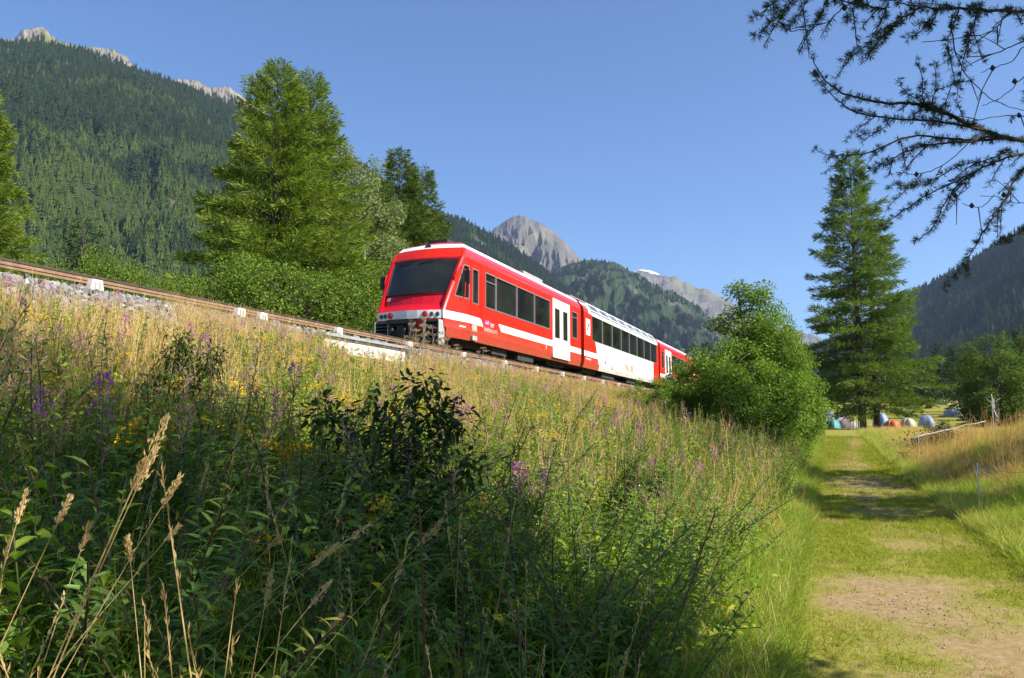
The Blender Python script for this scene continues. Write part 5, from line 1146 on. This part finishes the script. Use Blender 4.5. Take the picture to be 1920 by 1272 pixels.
# golden strip by the big larch and the camp meadow
n = 14000; px = rng.uniform(1500, 2000, n); Y = 42 + 130 * rng.random(n) ** 1.3
p = np.array([at_depth(a, 796, b) for a, b in zip(px, Y)]); p[:, 2] = ground(p[:, 0], p[:, 1])
k = ((p[:, 1] < -2.6) | (p[:, 0] > 78)) & (rng.random(n) < np.where(p[:, 0] < 78, 1.0, 0.35)); p = p[k]
scatter('meadow_grass', p, [tuft(16, 0.75, 0.014, 'grass_dry', 0.16, 0.5, 0.3, 0) for k in range(2)] + [tuft(16, 0.7, 0.014, 'grass_straw', 0.16, 0.4, 0.25), tuft(14, 0.4, 0.015, 'turf_green', 0.16, 0.8, 0.5)], 'golden meadow grass around the campsite and the big larch', 'meadow', rng.uniform(0.4, 1.0, len(p)) * np.where(p[:, 0] > 78, 0.6, 0.62))

# ------------------------------------------------------------------ single plants
def fireweed(label, H, group, bloom=1.0):
    root = thing('fireweed_plant', label, 'plant', group=group)
    lean = np.array([rng.normal(0, 0.06), rng.normal(0, 0.06), 1.0]); t = np.linspace(0, 1, 7)[:, None]; pts = lean * H * t - [0, 0, 0.03]
    g = Geo(); g.tube(pts, np.linspace(0.006, 0.002, 7), 'stem_red', 5, False); g.obj('stem', root, True)
    nl = 46; u = np.linspace(0.12, 0.74, nl); az = np.arange(nl) * 2.4 + rng.normal(0, 0.3, nl); pos = pts[0] * (1 - u[:, None]) + pts[-1] * u[:, None]
    g = Geo(); L = 0.13 * (1 - 0.45 * u) * rng.uniform(0.8, 1.2, nl); leaves(g, pos, np.stack([np.cos(az), np.sin(az), np.full(nl, 0.5)], 1), L, L * 0.17, 'fireweed_leaf', up=np.tile([0, 0, 1.], (nl, 1)), sag=0.4); g.obj('leaves', root)
    m_ = 34; u = rng.uniform(0.80, 1.0, m_)[:, None]; pos = pts[0] * (1 - u) + pts[-1] * u; rad = 0.045 * (1.05 - u[:, 0]) / 0.25 + 0.010
    az = rng.uniform(0, 6.28, m_); d = np.stack([np.cos(az), np.sin(az), rng.uniform(0.1, 0.7, m_)], 1)
    g = Geo(); pp = pos + d * rad[:, None]
    for q in range(3): blades(g, pp, d + rng.normal(0, 0.7, (m_, 3)), rng.uniform(0.016, 0.026, m_), 0.014, 'fireweed_petal')
    g.obj('flowers', root)
    g = Geo(); m_ = 22; u = rng.uniform(0.62, 0.85, m_)[:, None]; pos = pts[0] * (1 - u) + pts[-1] * u; az = rng.uniform(0, 6.28, m_); blades(g, pos, np.stack([np.cos(az), np.sin(az), np.full(m_, 0.9)], 1), 0.06, 0.003, 'seed_fluff'); g.obj('seed_pods', root)
    return root
def ragwort(label, H, group):
    root = thing('ragwort_plant', label, 'plant', group=group); g = Geo(); fl = Geo(); lv = Geo()
    for s_ in range(3):
        lean = np.array([rng.normal(0, 0.12), rng.normal(0, 0.12), 1.0]); h = H * rng.uniform(0.8, 1.05); pts = np.array([lean * h * t for t in (0, 0.35, 0.7, 1)]) - [0, 0, 0.03]
        g.tube(pts, [0.005, 0.004, 0.003, 0.002], 'stem_green', 5, False)
        nl = 22; u = np.linspace(0.1, 0.85, nl)[:, None]; az = np.arange(nl) * 2.4; pos = pts[0] * (1 - u) + pts[-1] * u; L = 0.10 * (1 - 0.4 * u[:, 0])
        blades(lv, pos, np.stack([np.cos(az), np.sin(az), np.full(nl, 0.4)], 1), L, L * 0.35, 'herb_leaf', up=np.tile([0, 0, 1.], (nl, 1)), sag=0.2)
        m_ = 26; c = np.stack([rng.normal(0, 0.045, m_), rng.normal(0, 0.045, m_), rng.normal(0, 0.02, m_)], 1) + pts[-1]
        for k in range(6): g.tube([pts[-1] - lean * 0.08, c[k]], 0.0015, 'stem_green', 3, False)
        for k in range(3): blades(fl, c, rng.normal(0, 1, (m_, 3)) * [1, 1, 0.4] + [0, 0, 0.3], 0.022, 0.016, 'ragwort_petal')
    g.obj('stem', root, True); lv.obj('leaves', root); fl.obj('flowers', root); return root
def umbellifer(label, H, group=None):
    root = thing('dry_umbellifer', label, 'plant', group=group); g = Geo(); fl = Geo()
    pts = np.array([[0, 0, -0.03], [0.01, 0, H * 0.4], [0.0, 0.02, H * 0.8], [0.02, 0.01, H]]); g.tube(pts, [0.006, 0.005, 0.004, 0.003], 'wood_grey', 5, False)
    heads = [pts[-1]]
    for k in range(4):
        a = rng.uniform(0, 6.28); b0 = pts[0] * 0.3 + pts[-1] * rng.uniform(0.5, 0.75); e = b0 + np.array([math.cos(a) * 0.16, math.sin(a) * 0.16, H * rng.uniform(0.14, 0.26)]); g.tube([b0, (b0 + e) / 2 - [0, 0, 0.015], e], 0.0028, 'wood_grey', 4, False); heads.append(e)
    for h in heads:
        for k in range(14):
            a = rng.uniform(0, 6.28); r_ = rng.uniform(0.02, 0.11); e = h + np.array([math.cos(a) * r_, math.sin(a) * r_, 0.06 + rng.normal(0, 0.008) - r_ * 0.15]); g.tube([h, e], 0.0013, 'wood_grey', 3, False)
            blades(fl, np.repeat(e[None], 7, 0) + rng.normal(0, 0.006, (7, 3)), rng.normal(0, 1, (7, 3)) + [0, 0, 0.6], 0.030, 0.013, 'umbel_brown')
    g.obj('stem', root, True); fl.obj('seed_heads', root); return root
protoF = [fireweed('pink flowering fireweed on the railway embankment', h, 'fireweed in bloom on the embankment') for h in (1.15, 1.0, 0.85)]
protoR = [ragwort('yellow-flowered ragwort among the embankment grass', h, 'yellow ragwort on the embankment') for h in (0.8, 0.65)]
def zone(u, v):
    a = 'low on the bank' if v < 3.2 else 'halfway up the bank' if v < 6 else 'high on the bank'
    b = 'below the ballast heap' if u < 8.5 else 'below the pair of insulator blocks' if u < 12.5 else 'below the concrete headwall' if u < 17.5 else 'below the leading train car' if u < 33 else 'below the panoramic car'
    return a + ', ' + b
def scatter_plants(protos, n, u0, u1, v0, v1, near, size, dens=None, what='', veto=None):
    got = 0
    while got < n:
        p = slope_points(4 * n, u0, u1, v0, v1, near, dens)
        for q in p:
            x, y, f = project(q[None])
            if not (0 < x[0] < 1500 and 480 < y[0] < 1330): continue
            if veto and veto(x[0], y[0], f[0]): continue
            src = protos[got % len(protos)]
            o = src if got < len(protos) else copy_tree(src)
            s = size * float(np.interp(q[1], [0.3, 3, 6, 9], [0.95, 1.0, 0.8, 0.62])) * rng.uniform(0.85, 1.2)
            place(o, q[0], q[1], q[2], rng.uniform(0, 6.28), s); got += 1
            o['label'] = what + ' ' + zone(q[0], q[1]); o['group'] = what + 's ' + zone(q[0], q[1])
            if got >= n: break
scatter_plants(protoF, 230, 2.5, 55, 1.0, 8.8, 0.6, 0.92, None, 'pink flowering fireweed', lambda x, y, f: f < 3.2 or (f < 6.5 and rng.random() < 0.5) or (540 < x < 930 and f < 6.3))
scatter_plants(protoR, 180, 3, 48, 2.2, 8.8, 0.5, 0.95, lambda u, v: 0.15 + 0.85 * (clump(u, v, 0.45, 41) > 0.47), 'yellow-flowered ragwort')
pu = umbellifer('dry brown umbellifer heads silhouetted against the train front', 1.0, 'dry umbellifers below the train')
GU = [(770, 612, 9.0), (795, 602, 9.0), (812, 618, 8.9), (838, 640, 9.0), (855, 650, 8.95), (520, 655, 7.0), (480, 640, 7.2), (785, 632, 9.0), (752, 642, 9.1), (880, 668, 9.0), (905, 655, 9.1), (825, 628, 8.8)]
for k, (px, ty, v) in enumerate(GU):
    o = pu if k == 0 else copy_tree(pu)
    b = on_v(px, ty, v); gz = float(ground(b[0], b[1])); place(o, b[0], b[1], gz, k * 1.1, 1.0, max(0.4, b[2] - gz))
    if k in (5, 6): o['label'] = 'tall dry umbellifer rising from the golden grass before the headwall'; o['group'] = 'dry umbellifers before the headwall'
# foreground grass stalks with seed heads
def seed_stalk(tip, foot, depth, label, group, r=0.0021, head=0.13):
    a = at_depth(*tip, depth); b = at_depth(*foot, depth * 0.97); d = b - a; t = (a[2] - float(ground(b[0], b[1]))) / max(0.2, a[2] - b[2])
    base = a + d * t; base[2] = float(ground(base[0], base[1])) - 0.03
    root = thing('seed_grass_stalk', label, 'grass stalk', tuple(base), group=group)
    s = np.linspace(0, 1, 12)[:, None]; pts = (base * (1 - s) + a * s); mid = np.array([0.0, 0.0, 1]) * np.sin(s * 3.14159) * 0.05; pts = pts + mid - base
    g = Geo(); g.tube(pts, np.linspace(r, r * 0.45, 12), 'grass_straw', 5, False); g.obj('stem', root, True)
    ax = unit(pts[-1] - pts[-3]); m_ = 90; q = rng.random(m_) ** 0.8; pos = pts[-1] - ax * (head * (1 - q))[:, None]
    wd = head * 0.10 * np.sin(np.clip(q, 0.03, 1) * 3.0) ** 0.7; pos = pos + rng.normal(0, 1, (m_, 3)) * wd[:, None] * 0.5
    g = Geo(); blades(g, pos, ax + rng.normal(0, 0.30, (m_, 3)), rng.uniform(0.012, 0.022, m_), 0.005, 'grass_straw', fold=0.4); g.obj('seed_head', root); return root
GSt = 'ripe grass stalks in front of the shaded weeds'
for k, (tp, ft_, dp, hd_) in enumerate([((312, 785), (108, 1272), 2.1, 0.17), ((290, 845), (118, 1265), 2.15, 0.12), ((336, 897), (140, 1272), 2.1, 0.09), ((48, 925), (0, 1100), 2.2, 0.09), ((130, 935), (0, 1245), 2.1, 0.07), ((168, 985), (80, 1270), 2.4, 0.08), ((240, 1010), (258, 1090), 2.2, 0.07), ((332, 990), (232, 948), 2.2, 0.05),
        ((508, 1075), (480, 1240), 2.6, 0.11), ((524, 1008), (380, 1190), 2.7, 0.06), ((695, 985), (560, 1110), 2.9, 0.18), ((630, 1022), (520, 1150), 2.8, 0.12), ((828, 978), (700, 1150), 3.0, 0.13), ((620, 1090), (540, 1180), 2.8, 0.12), ((640, 1155), (560, 1190), 2.7, 0.1), ((270, 865), (130, 1230), 2.1, 0.08)]):
    seed_stalk(tp, ft_, dp, 'ripe straw-coloured grass stalk with seed head before the dark weeds', GSt, head=hd_)
# dark sapling in the middle of the bank and smaller ones
sg = leaf_tree('rowan_sapling', 'dark leafy sapling standing alone in the middle of the bank', 1.7, 0.62, 101, 40, 2300, 0.078, 'dark_leaf', base=0.25, bark='stem_dark', stems=4, shape='round', lump=0.30, cat='sapling', lw=0.42, fine=True)
b = at_depth(735, 1010, 5.3); gz = float(ground(b[0], b[1])); place(sg, b[0], b[1], gz, 0.4, 0.95, (at_depth(735, 690, 5.3)[2] - gz) / 1.7)
for px, ty, Y, w_, lab in ((1190, 850, 7.5, 0.45, 'slim dark sapling between the seed-head grass and the path'), (970, 900, 6.0, 0.40, 'small dark sapling right of the largest sapling'), (330, 610, 6.5, 0.5, 'thin dark-leaved sapling below the ballast heap'), (610, 830, 6.0, 0.45, 'low dark sapling left of the largest sapling')):
    o = copy_tree(sg); o['label'] = lab; b = at_depth(px, 1000, Y); gz = float(ground(b[0], b[1])); place(o, b[0], b[1], gz, px, w_, (at_depth(px, ty, Y)[2] - gz) / 1.7)

for px, py, ty, Y, w_, lab in ((1765, 830, 785, 29, 0.9, 'low dark shrub in the dry grass beside the brush heap'),):
    o = copy_tree(sg); o['label'] = lab; b = at_depth(px, py, Y); gz = float(ground(b[0], b[1])); place(o, b[0], b[1], gz, px, w_, max(0.5, (at_depth(px, ty, Y)[2] - gz) / 1.7))
# ------------------------------------------------------------------ campsite and field things
def dome_tent(label, col, size, px, py, Y, rz=0.0, h=0.62, group=None, door=None):
    nm = 'tent_fabric_' + '_'.join('%03d' % int(c * 255) for c in col)
    if nm not in MATS: plain(nm, col, 0.6, var=0.12, scale=4, bumps=0.15)
    root = thing('dome_tent', label, 'tent', group=group); b = at_depth(px, py, Y); b[2] = float(ground(b[0], b[1])); place(root, *b, rz)
    g = Geo(); R_, C_ = 9, 24; V_ = []
    for i in range(R_):
        t = i / (R_ - 1); a = np.arange(C_) * 2 * math.pi / C_
        rr = size / 2 * math.cos(t * math.pi / 2) ** 1.0 * (0.90 + 0.10 * np.cos(4 * a)) + 0.01
        V_.append(np.stack([rr * np.cos(a) * 1.2, rr * np.sin(a), np.full(C_, size * h * math.sin(t * math.pi / 2) ** 0.95)], 1))
    i = np.arange(R_ - 1)[:, None] * C_ + np.arange(C_)[None]; j = np.arange(R_ - 1)[:, None] * C_ + (np.arange(C_)[None] + 1) % C_
    g.add(np.concatenate(V_), np.stack([i, j, j + C_, i + C_], -1).reshape(-1, 4), nm); g.obj('canopy', root, True)
    for q in (0.78, 2.36):
        pl = [(size / 2 * 1.16 * math.cos(q) * math.cos(s) , size / 2 * 1.0 * math.sin(q) * math.cos(s), size * h * max(0, math.sin(s)) ** 0.95 + 0.015) for s in np.linspace(0, math.pi, 13)]
        p_ = Geo(); p_.tube(pl, 0.012, 'wire', 5, False); p_.obj('pole', root)
    if door:
        dn = 'tent_door_' + '_'.join('%03d' % int(c * 255) for c in door)
        if dn not in MATS: plain(dn, door, 0.6, var=0.1)
        d = Geo(); a = np.linspace(-0.5, 0.5, 9); R2 = []
        for t in np.linspace(0.03, 0.72, 7):
            an = math.pi + 0.55 + a * (1 - t * 0.55); rr = size / 2 * math.cos(t * math.pi / 2) ** 1.0 * (0.90 + 0.10 * np.cos(4 * an)) + 0.035
            R2.append(np.stack([rr * np.cos(an) * 1.2, rr * np.sin(an), np.full(9, size * h * math.sin(t * math.pi / 2) ** 0.95)], 1))
        i = np.arange(6)[:, None] * 9 + np.arange(8)[None]; d.add(np.concatenate(R2), np.stack([i, i + 1, i + 10, i + 9], -1).reshape(-1, 4), dn); d.obj('door_panel', root, True)
    return root
dome_tent('teal dome tent with pale door panel at the end of the path', (0.02, 0.10, 0.10), 2.1, 1558, 806, 84, 0.2, door=(0.07, 0.26, 0.26))
dome_tent('larger dark grey tent behind the teal tent', (0.05, 0.055, 0.07), 3.4, 1545, 805, 92, 0.6, 0.6)
dome_tent('pale mauve tent right behind the teal tent', (0.26, 0.22, 0.25), 2.9, 1569, 805, 95, 0.1, 0.68)
dome_tent('small blue tent top beside the dark grey tent', (0.05, 0.09, 0.40), 2.4, 1552, 803, 101, 0.3, 0.95)
dome_tent('dull pink tent beside the fence posts near the larch', (0.26, 0.21, 0.21), 2.2, 1588, 806, 86, 0.9, 0.5)
dome_tent('light blue tent just right of the larch trunk', (0.20, 0.28, 0.46), 1.9, 1652, 800, 96, 0.4, 0.9)
dome_tent('orange tent low in the grass', (0.50, 0.09, 0.02), 1.9, 1673, 800, 92, 0.3, 0.48)
dome_tent('cream tent in the golden grass', (0.32, 0.32, 0.20), 1.9, 1703, 800, 92, 0.2, 0.6)
dome_tent('blue and white tent half behind the dark brush heap', (0.20, 0.24, 0.36), 1.9, 1737, 799, 92, 0.6, 0.75)
# fence posts and wire along the bank
def post(px, ty, by, Y, label, group, mat='post_plastic', r=0.011):
    b = at_depth(px, by, Y); gz = float(ground(b[0], b[1])); top = at_depth(px, ty, Y)
    root = thing('fence_post', label, 'post', (b[0], b[1], gz), group=group)
    g = Geo(); H_ = max(0.4, top[2] - gz); g.tube([(0, 0, -0.1), (0, 0, H_ * 0.5), (0.01, 0.0, H_)], r, mat, 6); g.obj('shaft', root)
    g = Geo(); g.tube([(0.01, -0.02, H_ * 0.9), (0.01, -0.045, H_ * 0.93)], r * 0.8, mat, 5); g.obj('clip', root); return np.array([b[0], b[1], gz + H_ * 0.93])
tops = [post(1838, 868, 962, 14.6, 'white plastic fence post nearest the trampled path', 'white fence posts'), post(1724, 812, 856, 27, 'white fence post crossed by a bare branch', 'white fence posts 2'), post(1862, 742, 785, 30, 'pale leaning post on the brown bank', None), post(2010, 860, 1010, 9.5, 'white fence post outside the near end of the bank', None)]
for k, (px, ty, by, Y) in enumerate([(1602, 790, 818, 66), (1607, 789, 817, 67), (1612, 790, 818, 66), (1596, 792, 818, 68), (1538, 795, 815, 70), (1655, 805, 822, 60)]):
    post(px, ty, by, Y, 'thin grey wooden fence post by the path end', 'wooden fence posts at the path end', 'wood_grey', 0.035)
for a, b, lab in ((0, 1, 'thin fence wire strung between the white posts'), (3, 0, 'thin fence wire leaving the near white post')):
    s = np.linspace(0, 1, 14)[:, None]; pts = tops[a] * (1 - s) + tops[b] * s; pts[:, 2] -= np.sin(s[:, 0] * math.pi) * 0.10
    g = Geo(); g.tube(pts, 0.0035, 'wire', 4, False); tag(g.obj('fence_wire'), lab, 'wire')
# brush heap, logs and boulders on the bank
def log(p0, p1, r, label, mat='wood_grey'):
    a, b = np.array(p0), np.array(p1); s = np.linspace(0, 1, 8)[:, None]; pts = a * (1 - s) + b * s + rng.normal(0, 0.02, (8, 3)); g = Geo(); g.tube(pts, np.linspace(r, r * 0.5, 8), mat, 7, True)
    root = thing('fallen_branch', label, 'branch', tuple(pts[0])); m = g.mesh('limb', True); o = bpy.data.objects.new('limb', m); C.objects.link(o); o.parent = root; o.location = tuple(-pts[0])
    q = Geo()
    for k in range(5):
        c = pts[rng.integers(2, 7)]; q.tube([c, c + rng.normal(0, 0.18, 3) + [0, 0, 0.12], c + rng.normal(0, 0.28, 3) + [0, 0, 0.28]], [r * 0.35, r * 0.22, 0.004], mat, 5, False)
    o = q.obj('twigs', root, True); o.location = tuple(-pts[0]); return root
log(at_depth(1708, 822, 26.5), at_depth(1850, 790, 27.5), 0.03, 'long bare branch lying against the white fence post')
log(at_depth(1680, 873, 27), at_depth(1722, 858, 28), 0.05, 'dark dead branch at the path edge', 'bark')
log(at_depth(1870, 790, 28), at_depth(1858, 740, 29), 0.03, 'upright dead stick on the brown bank')
hb = thing('brush_heap', 'dark heap of cut brush on the bank behind the white posts', 'brush heap'); b = at_depth(1755, 812, 34); gz = float(ground(b[0], b[1])); place(hb, b[0], b[1], gz)
g = Geo(); n = 260; a = rng.uniform(0, 6.28, n); r_ = rng.random(n) ** 0.6
for k in range(n):
    c = np.array([math.cos(a[k]) * 1.9 * r_[k], math.sin(a[k]) * 1.3 * r_[k], rng.uniform(0, 0.95) * (1.05 - r_[k])]); d = unit(rng.normal(0, 1, 3) * [1, 1, 0.4]) * rng.uniform(0.3, 0.9)
    g.tube([c - d / 2, c + rng.normal(0, 0.05, 3), c + d / 2], [0.012, 0.010, 0.004], 'twig', 4, False)
g.obj('sticks', hb)['kind'] = 'stuff'
g = Geo(); n = 1500; c = rng.normal(0, 1, (n, 3)) * [0.9, 0.65, 0.3]; c[:, 2] = np.abs(c[:, 2]); blades(g, c, rng.normal(0, 1, (n, 3)), 0.12, 0.06, 'dark_leaf'); g.obj('dead_leaves', hb)['kind'] = 'stuff'
def boulder(px, py, Y, s, label, seed, sq=(1.3, 1.0, 0.7)):
    import bmesh
    r = np.random.default_rng(seed); bm = bmesh.new(); bmesh.ops.create_icosphere(bm, subdivisions=3, radius=1.0)
    for v in bm.verts:
        n_ = 1 + 0.30 * (fbm(np.array([v.co.x * 1.6 + seed]), np.array([v.co.y * 1.6 + v.co.z * 1.9]), 4)[0] - 0.45) * 2
        v.co = Vector((round(v.co.x * 3.5) / 3.5 * 0.35 + v.co.x * 0.65, v.co.y, round(v.co.z * 3) / 3 * 0.3 + v.co.z * 0.7)) * n_; v.co = Vector((v.co.x * sq[0], v.co.y * sq[1], v.co.z * sq[2])) * s
    me = bpy.data.meshes.new('boulder'); bm.to_mesh(me); bm.free(); me.materials.append(MATS['stone']); o = bpy.data.objects.new('boulder', me); C.objects.link(o)
    b = at_depth(px, py, Y); o.location = (b[0], b[1], float(ground(b[0], b[1])) + s * 0.2); o.rotation_euler = (0, 0, r.uniform(0, 6)); return tag(o, label, 'boulder')
boulder(1792, 770, 125, 1.5, 'largest pale boulder in the meadow below the dark spruce', 1); boulder(1805, 771, 122, 0.9, 'small boulder touching the largest meadow boulder', 2)
boulder(1758, 750, 165, 1.4, 'flat white boulder high in the meadow', 3, (1.8, 1.0, 0.5)); boulder(1773, 756, 160, 0.8, 'small white boulder below the flat one', 4)
# scraps on the bare patch of the path
gp = []
for k in range(260):
    u = rng.normal(8.0, 0.45); v = rng.normal(-0.75, 0.30); gp.append((u, v, float(ground(u, v)) + 0.004))
for k in range(260):
    u = rng.uniform(4.5, 26); v = rng.uniform(-2.0, 0.2); gp.append((u, v, float(ground(u, v)) + 0.004))
scatter('path_gravel', np.array(gp), [stone(30 + k, 'gravel_pale') for k in range(4)], 'fine pale gravel scattered along the worn path', 'gravel', 0.003 + 0.012 * rng.random(len(gp)) ** 3, tilt=1.5)

# ------------------------------------------------------------------ air
hz = Geo(); hz.box((3400, 1500, 720), (10400, 12000, 1520), 'snow'); ho = hz.obj('haze'); tag(ho, kind='stuff'); ho['label'] = 'thin blue mountain haze filling the valley'; ho['category'] = 'haze'
mh = bpy.data.materials.new('haze_air'); mh.use_nodes = True; nn = mh.node_tree.nodes; nn.remove(nn['Principled BSDF'])
pv = nn.new('ShaderNodeVolumePrincipled'); pv.inputs['Color'].default_value = (0.50, 0.68, 1.0, 1); pv.inputs['Density'].default_value = 5.2e-5; pv.inputs['Anisotropy'].default_value = 0.2
mh.node_tree.links.new(pv.outputs[0], nn['Material Output'].inputs['Volume']); ho.data.materials.clear(); ho.data.materials.append(mh)
